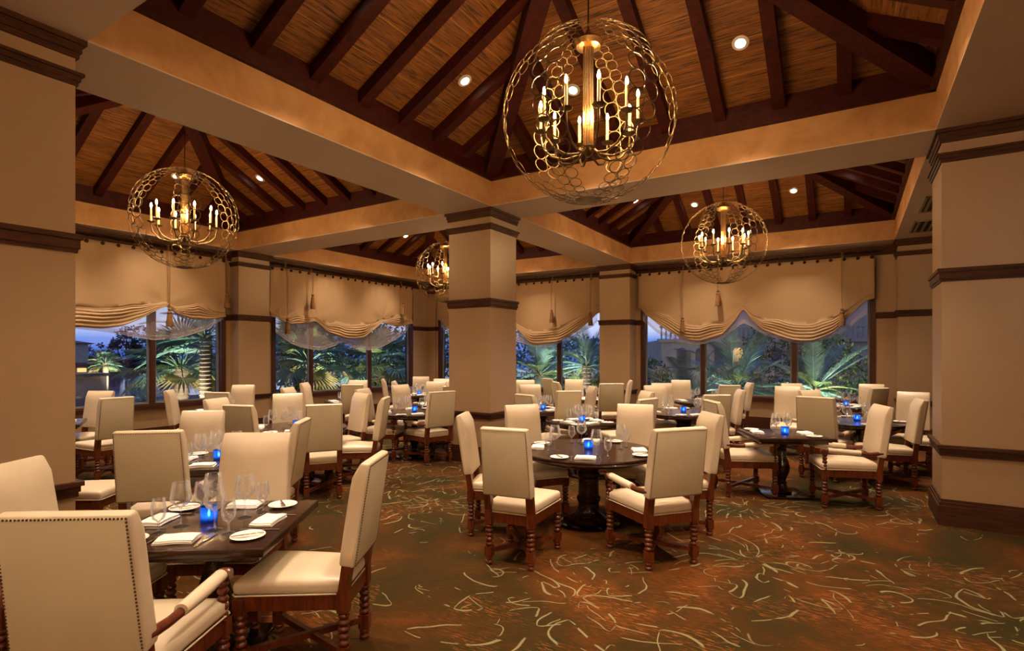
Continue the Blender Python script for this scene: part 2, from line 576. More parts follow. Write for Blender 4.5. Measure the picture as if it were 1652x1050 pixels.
def coffer(key):
    x0, x1, y0, y1 = COFFERS[key]
    root = put('ceiling_coffer', None)
    struct(root, 'dark timber and reed ceiling of ' + PH[key])
    # wood band with a stepped lip, one board per side
    for (a, b, c, d) in ((x0, x0, y0, y1), (x1, x1, y0, y1), (x0, x1, y0, y0), (x0, x1, y1, y1)):
        mb = MB()
        for z0, z1, pr in ((WB, WB + .035, .05), (WB + .035, WB + .07, .034), (WB + .07, PZ + .03, .018)):
            ax0, ax1, ay0, ay1 = a, b, c, d
            if a == b:
                ax0, ax1 = (a - .0, a + pr) if a == x0 else (a - pr, a)
            else:
                ay0, ay1 = (c, c + pr) if c == y0 else (c - pr, c)
            mb.box(ax0, ax1, ay0, ay1, z0, z1)
        part('band_board', mb, 'wood_rafter', root, 0)
    hx, hy = (x1 - x0) / 2, (y1 - y0) / 2
    sm = min(hx, hy)
    cx, cy = (x0 + x1) / 2, (y0 + y1) / 2
    lights = []
    for side in range(4):
        # frame: t along the eave, s inward
        if side == 0: t0, t1, mp, al = y0, y1, (lambda t, s: (x0 + s, t)), 'y'
        if side == 1: t0, t1, mp, al = y0, y1, (lambda t, s: (x1 - s, t)), 'y'
        if side == 2: t0, t1, mp, al = x0, x1, (lambda t, s: (t, y0 + s)), 'x'
        if side == 3: t0, t1, mp, al = x0, x1, (lambda t, s: (t, y1 - s)), 'x'
        tm = (t0 + t1) / 2
        top = lambda t: max(0.0, min(t - t0, t1 - t, sm))
        pt = lambda t, s, dz=0.0: Vector((*mp(t, s), PZ + PITCH * s + dz))
        ks = [tm + .61 * k for k in range(-5, 6) if t0 + .2 < tm + .61 * k < t1 - .2]
        for t in ks:
            L = top(t)
            part('rafter', MB().beam(pt(t, -.02, -RD / 2), pt(t, L, -RD / 2), .125, RD), 'wood_rafter', root, 0)
        edges = [t0] + ks + [t1]
        for a, b in zip(edges[:-1], edges[1:]):
            poly = [(a, 0), (b, 0)]
            if top(b) > 1e-6: poly.append((b, top(b)))
            for q in sorted((t1 - sm, tm, t0 + sm), reverse=True):
                if a + 1e-4 < q < b - 1e-4 and (t1 - t0) / 2 >= sm - 1e-6:
                    poly.append((q, top(q)))
            if top(a) > 1e-6: poly.append((a, top(a)))
            lo = [pt(t, s) for t, s in poly]
            hi = [p + Vector((0, 0, .03)) for p in lo]
            n = len(poly)
            fs = [tuple(range(n)), tuple(range(2 * n - 1, n - 1, -1))] + [(i, i + n, (i + 1) % n + n, (i + 1) % n) for i in range(n)]
            part('reed_panel', MB().add(lo + hi, fs), 'bamboo_' + al, root, 0)
        for k in (-.935, .935):
            p = pt(tm + k, .68)
            nrm = Vector((*mp(tm, 1), 0)) - Vector((*mp(tm, 0), 0))
            nrm = Vector((nrm.x * PITCH, nrm.y * PITCH, -1)).normalized()
            lights.append((p, nrm, side, k))
    # hips and ridge
    r0 = Vector((x0 + sm, y0 + sm, 0)); r1 = Vector((x1 - sm, y1 - sm, 0))
    zr = PZ + PITCH * sm - .13
    for (cxn, cyn, q) in ((x0, y0, r0), (x1, y1, r1), (x0, y1, Vector((x0 + sm, y1 - sm, 0))), (x1, y0, Vector((x1 - sm, y0 + sm, 0)))):
        part('hip_rafter', MB().beam((cxn, cyn, PZ - .13), (q.x, q.y, zr), .2, .26), 'wood_rafter', root, 0)
    part('ridge_beam', MB().beam((r0.x - .1, r0.y - (.1 if hx < hy else 0), zr), (r1.x + .1, r1.y + (.1 if hx < hy else 0), zr), .2, .24), 'wood_rafter', root, 0)
    return lights


trim_prof = [(.05, .004), (.05, -.012), (.062, -.014), (.082, -.006), (.084, .004)]
ME_trim = MB().lathe(trim_prof, 24, capb=False, capt=False).mesh('trim_ring', 'canwhite')
ME_lens = MB().lathe([(.05, -.006), (.03, -.010), (.001, -.011)], 20, capt=False, capb=False).mesh('lens', 'lens')


def spot(p, power, size=1.4, blend=.85, aim=(0, 0, -1), colr=WARM):
    ld = bpy.data.lights.new('downlight_beam', 'SPOT')
    ld.energy, ld.color, ld.spot_size, ld.spot_blend, ld.shadow_soft_size = power, colr, size, blend, .045
    lo = bpy.data.objects.new('downlight_beam', ld)
    lo.location = p
    lo.rotation_euler = Vector(aim).to_track_quat('-Z', 'Y').to_euler()
    col.objects.link(lo)
    return lo


def downlight(p, nrm, label, power=SPOT_W, size=1.4):
    e = put('recessed_light', None, loc=p, rot=Vector(nrm).to_track_quat('-Z', 'Y').to_euler(), label=label, category='downlight', group='recessed ceiling downlights')
    put('trim_ring', ME_trim, e)
    put('lens', ME_lens, e)
    spot(Vector(p) + Vector((0, 0, -.06)), power, size)


for key in COFFERS:
    for p, nrm, side, k in coffer(key):
        sd = ('left', 'right', 'near', 'far')[side]
        wh = ('nearer' if k < 0 else 'farther') if side < 2 else ('left' if k < 0 else 'right')
        downlight(p, nrm, f'round recessed downlight, {wh} one in the {sd} slope of {PH[key]}')
for x, y, wh in ((-3.4, .2, 'beside the left pillar'), (-1.0, .2, 'over the open carpet'), (1.6, .9, 'by the right edge'), (-2.2, -1.3, 'behind on the left'),
                 (.8, -1.3, 'behind on the right'), (2.6, 4.0, 'right of the coffer'), (-6.5, .2, 'beyond the left pillar')):
    downlight((x, y, HS), (0, 0, -1), 'small round recessed downlight in the flat near ceiling, ' + wh, SPOT_W * .23, 2.0)

# ------------------------------------------------------------------ columns and pilasters
CROWN = ((3.673, 3.71, .018), (3.71, 3.765, .03), (3.765, HS, .052))
NECK = ((3.484, 3.515, .014), (3.515, 3.55, .026), (3.55, 3.571, .042))
MID = ((2.34, 2.365, .012), (2.365, 2.43, .022), (2.43, 2.465, .036))
DADO = ((.665, .70, .014), (.70, .74, .024), (.74, .77, .04))
BASE = ((0, .19, .032), (.19, .222, .022), (.222, .25, .012))


def column(name, x0, x1, y0, y1, lab, sides=(1, 1, 1, 1)):
    """sides: mouldings stand proud on -x, +x, -y, +y"""
    e = put(name, None, loc=((x0 + x1) / 2, (y0 + y1) / 2, 0))
    struct(e, lab)
    off = Vector(((x0 + x1) / 2, (y0 + y1) / 2, 0))

    def bx(z0, z1, p):
        return (x0 - p * sides[0] - off.x, x1 + p * sides[1] - off.x, y0 - p * sides[2] - off.y, y1 + p * sides[3] - off.y, z0, z1)
    part('shaft', MB().box(*bx(0, HS, 0)), 'wallcover', e, 0)
    for nm, st in (('crown_moulding', CROWN), ('neck_moulding', NECK), ('middle_rail', MID), ('chair_rail', DADO), ('baseboard', BASE)):
        mb = MB()
        for z0, z1, p in st:
            mb.box(*bx(z0, z1, p))
        part(nm, mb, 'wood_trim', e, 0)
    return e


column('column', -5.30, -4.525, 6.655, 7.38, 'square fabric-covered centre column with dark wood mouldings')
column('column', .735, 1.53, 6.655, 7.38, 'square fabric-covered pillar with dark mouldings at the right edge')
column('column', -5.30, -4.525, .80, 1.59, 'square fabric-covered pillar with dark mouldings at the left edge')
column('pilaster', XW - .05, -10.9, 6.66, 7.37, 'fabric-covered pilaster between the two left windows', (0, 1, 1, 1))
column('pilaster', XW - .05, -10.9, .8, 1.59, 'fabric-covered pilaster behind the left pillar', (0, 1, 1, 1))
column('pilaster', -5.30, -4.525, 12.6, YW + .05, 'fabric-covered pilaster between the two far windows', (1, 1, 1, 0))
column('pilaster', .735, 1.53, 12.6, YW + .05, 'fabric-covered pilaster at the right end of the far wall', (1, 1, 1, 0))
column('pilaster', XW - .05, -10.9, 13.0, YW + .1, 'fabric-covered corner pilaster behind the centre column', (0, 1, 1, 0))

# ------------------------------------------------------------------ window walls
SILL, HEAD = .70, 3.3
WINX = [(1.75, 6.45, (3.40, 5.16), 'window_1'), (7.72, 12.22, (8.74, 10.65), 'window_2')]           # on the left wall (y ranges)
WINY = [(-10.7, -5.42, (-8.6, -6.68), 'window_3'), (-4.30, .30, (-2.94, -1.05), 'window_4')]        # on the far wall (x ranges)


def wall(name, axis, const, lo, hi, wins, lab):
    """axis 'x': wall at x=const, openings along y"""
    e = put(name, None)
    struct(e, lab)
    th = .24

    def bx(t0, t1, z0, z1):
        if axis == 'x':
            return (const - th, const, t0, t1, z0, z1)
        return (t0, t1, const, const + th, z0, z1)
    mb = MB().box(*bx(lo, hi, 0, SILL - .1)).box(*bx(lo, hi, HEAD + .08, HS))
    cur = lo
    for a, b, _, _ in wins:
        mb.box(*bx(cur, a - .1, SILL - .1, HEAD + .08))
        cur = b + .1
    mb.box(*bx(cur, hi, SILL - .1, HEAD + .08))
    part('wall_surface', mb, 'wallcover', e, 0)

    def run(nm, st, t0, t1):
        q = MB()
        for z0, z1, p in st:
            if axis == 'x':
                q.box(const - .01, const + p, t0, t1, z0, z1)
            else:
                q.box(t0, t1, const - p, const + .01, z0, z1)
        part(nm, q, 'wood_trim', e, 0)
    run('baseboard', BASE, lo, hi)
    run('valance_moulding', ((3.60, 3.64, .03), (3.64, 3.73, .05), (3.73, HS - .02, .09)), lo, hi)
    cur = lo
    for a, b, _, _ in list(wins) + [(hi, hi, 0, 0)]:
        if a - .1 - cur > .05:
            run('middle_rail', MID, cur, a - .1)
        cur = b + .1
    return e


wall('wall_left', 'x', XW, YS, YW + .3, WINX, 'left window wall under the curtains, taupe fabric with dark trim')
wall('wall_back', 'y', YW, XW - .3, XE, WINY, 'far window wall under the curtains, taupe fabric with dark trim')
for nm, b, lab in (('wall_right', (XE, XE + .2, YS, YW + .3, 0, HS), 'plain taupe wall out of view on the right'),
                   ('wall_front', (XW - .3, XE, YS - .2, YS, 0, HS), 'plain taupe wall behind the camera')):
    struct(part(nm, MB().box(*b), 'wallcover', ang=0), lab)


def window(axis, const, a, b, mull, name):
    e = put(name, None)
    struct(e, 'dark wood framed window with large glass panes')

    def bx(t0, t1, d0, d1, z0, z1):
        # d measured outward from the wall's inner face
        if axis == 'x':
            return (const - d1, const - d0, t0, t1, z0, z1)
        return (t0, t1, const + d0, const + d1, z0, z1)
    part('frame_sill', MB().box(*bx(a - .1, b + .1, -.05, .2, SILL - .1, SILL - .02)).box(*bx(a - .1, b + .1, .02, .2, SILL - .02, SILL)), 'wood_frame', e, 0)
    part('frame_head', MB().box(*bx(a - .1, b + .1, -.02, .2, HEAD, HEAD + .08)), 'wood_frame', e, 0)
    for t0, t1 in ((a - .1, a), (b, b + .1)):
        part('frame_jamb', MB().box(*bx(t0, t1, -.02, .2, SILL, HEAD)), 'wood_frame', e, 0)
    for t in mull:
        part('mullion', MB().box(*bx(t - .045, t + .045, .03, .14, SILL, HEAD)), 'wood_frame', e, 0)
    ed = [a] + list(mull) + [b]
    for t0, t1 in zip(ed[:-1], ed[1:]):
        l, r_ = (t0 + (.045 if t0 != a else 0)), (t1 - (.045 if t1 != b else 0))
        # slim grey sash with a pane in it
        q = MB()
        for u0, u1, z0, z1 in ((l, l + .03, SILL, HEAD), (r_ - .03, r_, SILL, HEAD), (l + .03, r_ - .03, SILL, SILL + .03), (l + .03, r_ - .03, HEAD - .03, HEAD)):
            q.box(*bx(u0, u1, .07, .12, z0, z1))
        part('sash', q, 'metalgrey', e, 0)
        part('pane', MB().box(*bx(l + .03, r_ - .03, .09, .096, SILL + .03, HEAD - .03)), 'pane', e, 0)


for a, b, mu, nm in WINX:
    window('x', XW, a, b, mu, nm)
for a, b, mu, nm in WINY:
    window('y', YW, a, b, mu, nm)


# ------------------------------------------------------------------ curtains, rods, tassels
def pxw(axis, const, u, v):
    """photo measurement to (t, z) on a wall-parallel plane"""
    c, s = math.cos(YAW), math.sin(YAW)
    k = (u - 826) / FPX
    qx, qy = -s + c * k, c + s * k
    t_ = const / (qx if axis == 'x' else qy)
    return ((qy if axis == 'x' else qx) * t_, EYE + (YH - v) * t_ / FPX)


def interp(pts, t):
    if t <= pts[0][0]: return pts[0][1]
    if t >= pts[-1][0]: return pts[-1][1]
    for i in range(len(pts) - 1):
        if pts[i][0] <= t <= pts[i + 1][0]:
            p0 = pts[max(i - 1, 0)][1]; p1 = pts[i][1]; p2 = pts[i + 1][1]; p3 = pts[min(i + 2, len(pts) - 1)][1]
            k = (t - pts[i][0]) / (pts[i + 1][0] - pts[i][0])
            cub = .5 * (2 * p1 + (p2 - p0) * k + (2 * p0 - 5 * p1 + 4 * p2 - p3) * k * k + (3 * p1 - p0 - 3 * p2 + p3) * k ** 3)
            ln = p1 + (p2 - p1) * k
            return .5 * cub + .5 * ln


def cloth(axis, const, pts, top, gath, sgn, folds=6, amp=.042, nt_=160, rows=60, thick=(.10, .36), flat=False):
    a, b = pts[0][0], pts[-1][0]
    vs, fs = [], []
    for i in range(nt_ + 1):
        t = a + (b - a) * i / nt_
        z0 = interp(pts, t)
        g = min([abs(t - q) for q in gath] + [9]) if gath else 1
        g = min(g / .75, 1.0)
        g = g * g * (3 - 2 * g)
        th = thick[0] + (thick[1] - thick[0]) * g
        for j in range(rows + 1):
            if flat:
                q = j / rows
                z = top + (z0 - top) * q
                d = .012 * math.sin(t * 9 + q * 2) * q + .02 * q
                if q > .9: d += .012 * math.sin((q - .9) * 60)
            elif j <= 18:
                q = j / 18
                z = top + (z0 + th - top) * q
                d = .007 * math.sin(t * 2 * PI / .235) * max(0, 1 - q * 2.2) + .016 * math.sin(t * 2.9 + 1.3) * q + .010 * math.sin(t * 7.7 + 3 * q) * q * q + .015 * q
                d -= .05 * (1 - g) * q * q * .6
                for tg in gath:
                    dx_, dz_ = t - tg, z - (z0 + .1)
                    rr_ = math.hypot(dx_, dz_)
                    d += .011 * math.sin(9 * math.atan2(dx_, max(dz_, .02))) * math.exp(-(rr_ / .55) ** 2) * min(1, rr_ / .12)
            else:
                q = (j - 18) / (rows - 18)
                z = z0 + th * (1 - q)
                env = (.35 + .65 * g)
                d = .015 + amp * env * (abs(math.sin(PI * (folds * q ** .8 + .35 * math.sin(t * 2.3) + .15 * math.sin(t * 6.1)))) ** .6) * (.75 + .35 * math.sin(t * 4.3 + q * 5)) * min(1, q * 3.5)
                d -= .03 * (1 - g) * (1 - q)
                if q > .96: d *= .5
            vs.append((const + sgn * d, t, z) if axis == 'x' else (t, const + sgn * d, z))
    for i in range(nt_):
        for j in range(rows):
            p = i * (rows + 1) + j
            fs.append((p, p + 1, p + rows + 2, p + rows + 1))
    return MB().add(vs, fs)


ME_grom = MB().lathe([(.030, 0), (.034, .012), (.026, .026), (.001, .032)], 12, capt=False).mesh('grommet', 'bronze')


def torus(R_, r_, ns=20, nr=6):
    mb = MB()
    mb.tube([(R_ * math.cos(2 * PI * i / ns), R_ * math.sin(2 * PI * i / ns), 0) for i in range(ns)], r_, nr, True)
    return mb


ME_rodring = torus(.035, .004, 14, 5).mesh('rod_ring', 'bronze')
ME_knob = MB().lathe([(.005, .07), (.018, .065), (.024, .05), (.014, .035), (.022, .025), (.03, .01), (.026, -.005)], 14).mesh('knob', 'tassel')
ME_skirt = MB().lathe([(.024, 0), (.034, -.03), (.038, -.09), (.044, -.095), (.046, -.17), (.04, -.172)], 16).mesh('skirt', 'tassel')


def curtain(name, axis, const, sgn, main, sheer, top, gath, sgath, tassels, lab, where):
    cm = part(name, cloth(axis, const, main, top, gath, sgn), 'curtain', None, 60, label=lab, category='curtain', group='swagged window shades')
    sd = cm.modifiers.new('thickness', 'SOLIDIFY'); sd.thickness = .008
    so = part('sheer_curtain', cloth(axis, const - sgn * .05, sheer, top - .03, sgath, sgn, flat=True, nt_=100, rows=20), 'sheer', None, 60,
              label='sheer white scalloped under-curtain of ' + where, category='curtain', group='sheer under-curtains')
    hm = cloth(axis, const - sgn * .035, sheer, 0, sgath, sgn, flat=True, nt_=100, rows=6)
    for i in range(101):
        t = sheer[0][0] + (sheer[-1][0] - sheer[0][0]) * i / 100
        z0 = interp(sheer, t)
        for j in range(7):
            p = hm.v[i * 7 + j]
            hm.v[i * 7 + j] = (const - sgn * (.035 - .012 * math.sin(j * 1.3)), t, z0 + .085 * (1 - j / 6)) if axis == 'x' else (t, const - sgn * (.035 - .012 * math.sin(j * 1.3)), z0 + .085 * (1 - j / 6))
    part('hem', hm, 'sheer', so, 60)
    a, b = main[0][0], main[-1][0]
    n = int((b - a) / .235)
    R90 = (0, PI / 2 * sgn, 0) if axis == 'x' else (PI / 2, 0, 0)
    rod = put('curtain_rod', None, label='slim dark curtain rod with rings above ' + where, category='curtain rod', group='curtain rods')
    zr = top + .085
    pr = [(const + sgn * .03, t, zr) if axis == 'x' else (t, const + sgn * .03, zr) for t in (a - .12, b + .12)]
    part('rod', MB().tube(pr, .014, 8), 'bronze', rod)
    for i in range(n + 1):
        t = a + .05 + (b - a - .1) * i / n
        d = .006
        p = (const + sgn * d, t, top - .035) if axis == 'x' else (t, const + sgn * d, top - .035)
        put('grommet', ME_grom, cm, p, R90)
        q = (const + sgn * .03, t, zr - .022) if axis == 'x' else (t, const + sgn * .03, zr - .022)
        put('rod_ring', ME_rodring, rod, q, (PI / 2, 0, 0) if axis == 'x' else (0, PI / 2, 0))
    for k, (t, zt, tl) in enumerate(tassels):
        p = (const + sgn * .13, t, zt) if axis == 'x' else (t, const + sgn * .13, zt)
        e = put('tassel', None, loc=p, label=f'brown tassel on a cord, {tl} of {where}', category='tassel', group='curtain tassels')
        put('knob', ME_knob, e, scale=(1.5, 1.5, 1.5))
        put('skirt', ME_skirt, e, scale=(1.35, 1.35, 1.45))
        dz = zr - zt
        for s_ in (-.012, .012):
            pp = [(0, s_ * min(1, k2 * 2), .06 + (dz - .06) * k2) if axis == 'x' else (s_ * min(1, k2 * 2), 0, .06 + (dz - .06) * k2) for k2 in (0, .25, .5, .75)]
            pp.append((-sgn * .07, s_, dz + .02) if axis == 'x' else (s_, -sgn * .07, dz + .02))
            part('cord', MB().tube(pp, .0055, 6), 'cord', e)


CXP, CYP = XW + .14, YW - .14
fx = lambda L: [pxw('x', CXP, u, v) for u, v in L]
fy = lambda L: [pxw('y', CYP, u, v) for u, v in L]
W1m = fx([(127.7, 527.8), (163.8, 530), (196.7, 525.6), (229.5, 512.4), (256, 499), (268, 495), (284, 506), (310.6, 514.6), (339, 515.7), (364, 511)])
m0 = W1m[0]
W1m = [(1.6, 2.12), (2.0, 2.16), (2.5, 2.32), (2.9, 2.13), (3.4, 2.06)] + W1m
W1s = [(1.6, 2.1), (2.4, 2.06), (3.2, 2.12)] + fx([(160, 534), (181, 537), (212, 542), (251.5, 548.6), (295, 544), (339, 530), (362, 514.6)])
curtain('swag_curtain', 'x', CXP, 1, W1m, W1s, 3.60, [pxw('x', CXP, 268, 495)[0], pxw('x', CXP, 364, 511)[0], 2.45], [pxw('x', CXP, 362, 514)[0]],
        [(pxw('x', CXP, 268, 500)[0], pxw('x', CXP, 268, 506)[1], 'middle one'), (pxw('x', CXP, 361, 500)[0], pxw('x', CXP, 361, 478)[1], 'right-hand one')],
        'tan swagged shade of the left window beside the left pillar', 'the window beside the left pillar')
W2m = fx([(446, 512), (461, 521.6), (482, 522.7), (498, 521), (509, 518.5), (530, 537), (557, 547), (587, 543.6), (603.5, 531), (616, 520.6), (641, 527), (666, 522)])
W2m = [(W2m[0][0] - .16, W2m[0][1])] + W2m
W2s = fx([(446, 537), (471.4, 554), (495, 562), (519.6, 564.6), (540.6, 558), (554, 552), (574, 562.5), (603.5, 564.6), (628.6, 554), (654, 537), (664, 524)])
curtain('swag_curtain', 'x', CXP, 1, W2m, W2s, 3.60, [pxw('x', CXP, q, 500)[0] for q in (446, 509, 616, 666)], [pxw('x', CXP, 554, 500)[0]],
        [(pxw('x', CXP, q, 500)[0], pxw('x', CXP, q, v)[1], tl) for q, v, tl in ((458, 521, 'left-hand one'), (499, 482, 'middle one'), (644, 494, 'right-hand one'))],
        'tan swagged shade of the second left window with one deep swag', 'the second left window')
W3r = fy([(837, 545), (856, 554), (875, 556), (902, 551), (931, 535), (953, 517), (964, 506)])
W3r.append((W3r[-1][0] + .12, W3r[-1][1] + .02))
mid = -8.06
W3m = sorted([(2 * mid - t, z) for t, z in W3r]) + [(mid, 2.42)] + W3r
W3m = [(t, z) for t, z in W3m if t < mid - .35] + [(mid, 2.45)] + [(t, z) for t, z in W3m if t > mid + .35]
W3sr = fy([(837, 569), (875, 562), (920.5, 546), (957, 526), (963, 518)])
W3s = sorted([(2 * mid - t, z) for t, z in W3sr if t > mid + .3]) + [(mid, 2.0)] + [(t, z) for t, z in W3sr if t > mid + .3]
curtain('swag_curtain', 'y', CYP, -1, W3m, W3s, 3.585, [W3m[0][0], mid, W3m[-1][0]], [mid],
        [(pxw('y', CYP, 893.5, 500)[0], pxw('y', CYP, 893.5, 506)[1], 'middle one'), (pxw('y', CYP, 956, 500)[0], pxw('y', CYP, 956, 510)[1], 'right-hand one')],
        'tan swagged shade of the window just right of the centre column', 'the window right of the centre column')
W4m = fy([(1033, 498), (1042, 508), (1069, 528), (1098, 545), (1129, 551), (1166, 540), (1186, 518), (1199.6, 500), (1212, 516), (1232, 534), (1280, 549), (1311.5, 550), (1345, 536), (1375, 506), (1396, 486)])
W4m = [(W4m[0][0] - .05, W4m[0][1] + .02)] + W4m + [(W4m[-1][0] + .16, W4m[-1][1] + .05)]
W4s = fy([(1036, 517), (1060, 537), (1098, 552), (1129, 556), (1166, 545), (1199.6, 521), (1235, 541), (1290, 554), (1330, 548), (1365, 532), (1398, 506)])
curtain('swag_curtain', 'y', CYP, -1, W4m, W4s, 3.585, [pxw('y', CYP, q, 500)[0] for q in (1033, 1199.6, 1396)], [pxw('y', CYP, 1199, 500)[0]],
        [(pxw('y', CYP, q, 500)[0], pxw('y', CYP, q, v)[1], tl) for q, v, tl in ((1103.5, 519, 'left-hand one'), (1160, 476, 'middle one'), (1358.5, 506, 'right-hand one'))],
        'wide tan shade with two deep swags on the right-hand far window', 'the right-hand far window')

# ceiling vents over the far right
for i, (x0, x1, y0, y1, lb) in enumerate(((.86, 1.4, 11.0, 12.0, 'farther'), (.86, 1.4, 9.35, 10.35, 'nearer'))):
    e = put('air_vent', None, loc=((x0 + x1) / 2, (y0 + y1) / 2, HS), label=f'slatted air vent in the flat ceiling past the right pillar, the {lb} one', category='vent', group='ceiling air vents')
    hx, hy = (x1 - x0) / 2, (y1 - y0) / 2
    part('backing', MB().box(-hx, hx, -hy, hy, -.004, .0), 'black', e, 0)
    q = MB()
    for a in ((-hx, hx, -hy, -hy + .04), (-hx, hx, hy - .04, hy), (-hx, -hx + .03, -hy, hy), (hx - .03, hx, -hy, hy)):
        q.box(*a, -.014, -.002)
    part('frame', q, 'ventgrey', e, 0)
    ms = MB().box(-.018, .018, -hy + .04, hy - .04, -.012, -.004).mesh('slat', 'ventgrey', 0)
    for k in range(5):
        put('slat', ms, e, (-hx + .075 + k * (2 * hx - .15) / 4, 0, 0))

# ------------------------------------------------------------------ chandeliers
CR = .70
simple('antique', '#5f4e36', '#85714f', 6, rough=.34, Metallic=.95)
ME_sring = torus(1.0, .072, 22, 6).mesh('ring', 'antique')
ME_col = MB()
for k in range(10):
    a = 2 * PI * k / 10
    ME_col.lathe([(.013, -.25), (.013, .61)], 8, (.032 * math.cos(a), .032 * math.sin(a), 0))
ME_col = ME_col.mesh('stem', 'gold')
ME_top = MB().lathe([(.02, .56), (.10, .575), (.122, .61), (.10, .64), (.03, .655), (.015, .72)], 24).mesh('top_disc', 'gold')
ME_hub = MB().lathe([(.012, -.33), (.03, -.31), (.055, -.27), (.06, -.25), (.03, -.235)], 20).mesh('hub', 'antique')
AR = .40
pts_ = [(.04, -.26), (.10, -.315), (.20, -.335), (.31, -.30), (.385, -.22), (.40, -.13), (.40, -.09)]
ME_arm = MB().tube([(x, 0, z) for x, z in pts_], .009, 8).mesh('arm', 'antique')
ME_bob = MB().lathe([(.008, -.03), (.012, -.02), (.045, -.008), (.052, .004), (.046, .006), (.012, -.002)], 18).mesh('drip_pan', 'antique')
ME_sleeve = MB().lathe([(.013, 0), (.0125, .185)], 10).mesh('candle_sleeve', 'sleeve')
ME_bulb = MB().lathe([(.004, .20), (.011, .212), (.013, .226), (.008, .25), (.001, .265)], 10).mesh('bulb', 'bulb')
ME_pole_cap = MB().lathe([(.0, 0), (.06, 0), (.10, .012), (.11, .02)], 20, capb=False).mesh('bottom_disc', 'antique')


def chandelier(c, ztop, label, n=10, a0=.3, fill=0.0):
    e = put('orb_chandelier', None, loc=c, label=label, category='chandelier', group='ring-orb chandeliers')
    put('stem', ME_col, e)
    put('top_disc', ME_top, e)
    put('hub', ME_hub, e)
    put('bottom_disc', ME_pole_cap, e, (0, 0, -CR - .004))
    part('hanging_rod', MB().tube([(0, 0, .70), (0, 0, ztop - c[2])], .006, 6), 'bronze', e)
    for k in range(n):
        a = a0 + 2 * PI * k / n
        arm = put('arm', ME_arm, e, rot=(0, 0, a))
        put('drip_pan', ME_bob, arm, (AR, 0, -.08))
        put('candle_sleeve', ME_sleeve, arm, (AR, 0, -.075))
        put('bulb', ME_bulb, arm, (AR, 0, -.085))
    if fill:
        ld = bpy.data.lights.new('chandelier_fill_light', 'POINT')  # extra fill light, only for the added chandeliers behind the camera
        ld.energy, ld.color, ld.shadow_soft_size = fill, FILLC, .35
        lo = bpy.data.objects.new('chandelier_fill_light', ld)
        lo.location = c
        col.objects.link(lo)
    for s_ in range(6):
        az = a0 + .2 + s_ * PI / 3
        for cl_ in (-1, 1):
            phi = math.radians(9)
            stag = 0
            first = True
            while phi < math.radians(171):
                dd = .058 + .078 * math.sin(phi) ** 1.2
                if first and cl_ > 0:
                    phi += dd / CR * .5
                    first = False
                azz = az + cl_ * (dd * .47) / (CR * max(math.sin(phi), .12))
                nrm = Vector((math.sin(phi) * math.cos(azz), math.sin(phi) * math.sin(azz), math.cos(phi)))
                mt = Matrix.Translation(nrm * CR) @ nrm.to_track_quat('Z', 'Y').to_matrix().to_4x4() @ Matrix.Diagonal((dd / 2, dd / 2, dd / 2 * .9, 1))
                put('ring', ME_sring, e, mtx=mt)
                phi += dd / CR * .985
    return e


cm_ = W(.63, 4.5)
APX = PZ + PITCH * 2.4
chandelier((cm_.x, cm_.y, 3.60), APX, 'large orb chandelier of linked rings hanging nearest the camera')
chandelier((-1.895, 9.975, 3.56), APX, 'orb chandelier of rings in front of the right-hand far window', a0=.1)
chandelier((-8.06, 4.12, 3.56), APX, 'orb chandelier of rings in front of the left window', a0=.45)
chandelier((-8.06, 9.98, 3.54), APX, 'orb chandelier of rings half hidden behind the centre column', a0=.2)

chandelier((2.7, -1.3, 2.95), HS, 'unseen orb chandelier added for fill light behind the camera on the right', a0=.2, fill=95)  # both lamps out of view, added to brighten surfaces facing the camera
chandelier((-2.6, -2.7, 2.95), HS, 'unseen orb chandelier added for fill light behind the camera on the left', a0=.2, fill=14)

# ------------------------------------------------------------------ chairs
ZT = 1.09                                  # top of the backrest


def bobbins(z0, z1, n, rmax, rmin):
    out = []
    h = (z1 - z0) / n
    for i in range(n):
        for k in (0, .18, .35, .5, .65, .82):
            out.append((rmin + (rmax - rmin) * math.sin(PI * k) ** .8, z0 + h * (i + k)))
    out.append((rmin, z1))
    return out


def turned_leg(x, y, top):
    mb = MB()
    b = .029
    mb.box(x - b, x + b, y - b, y + b, .065, .145)
    mb.lathe([(.022, 0)] + bobbins(.004, .065, 2, .030, .019), 14, (x, y, 0))
    mb.lathe(bobbins(.145, .32, 5, .031, .018), 14, (x, y, 0))
    mb.box(x - b, x + b, y - b, y + b, .32, top)
    return mb


RECL = math.radians(8.5)


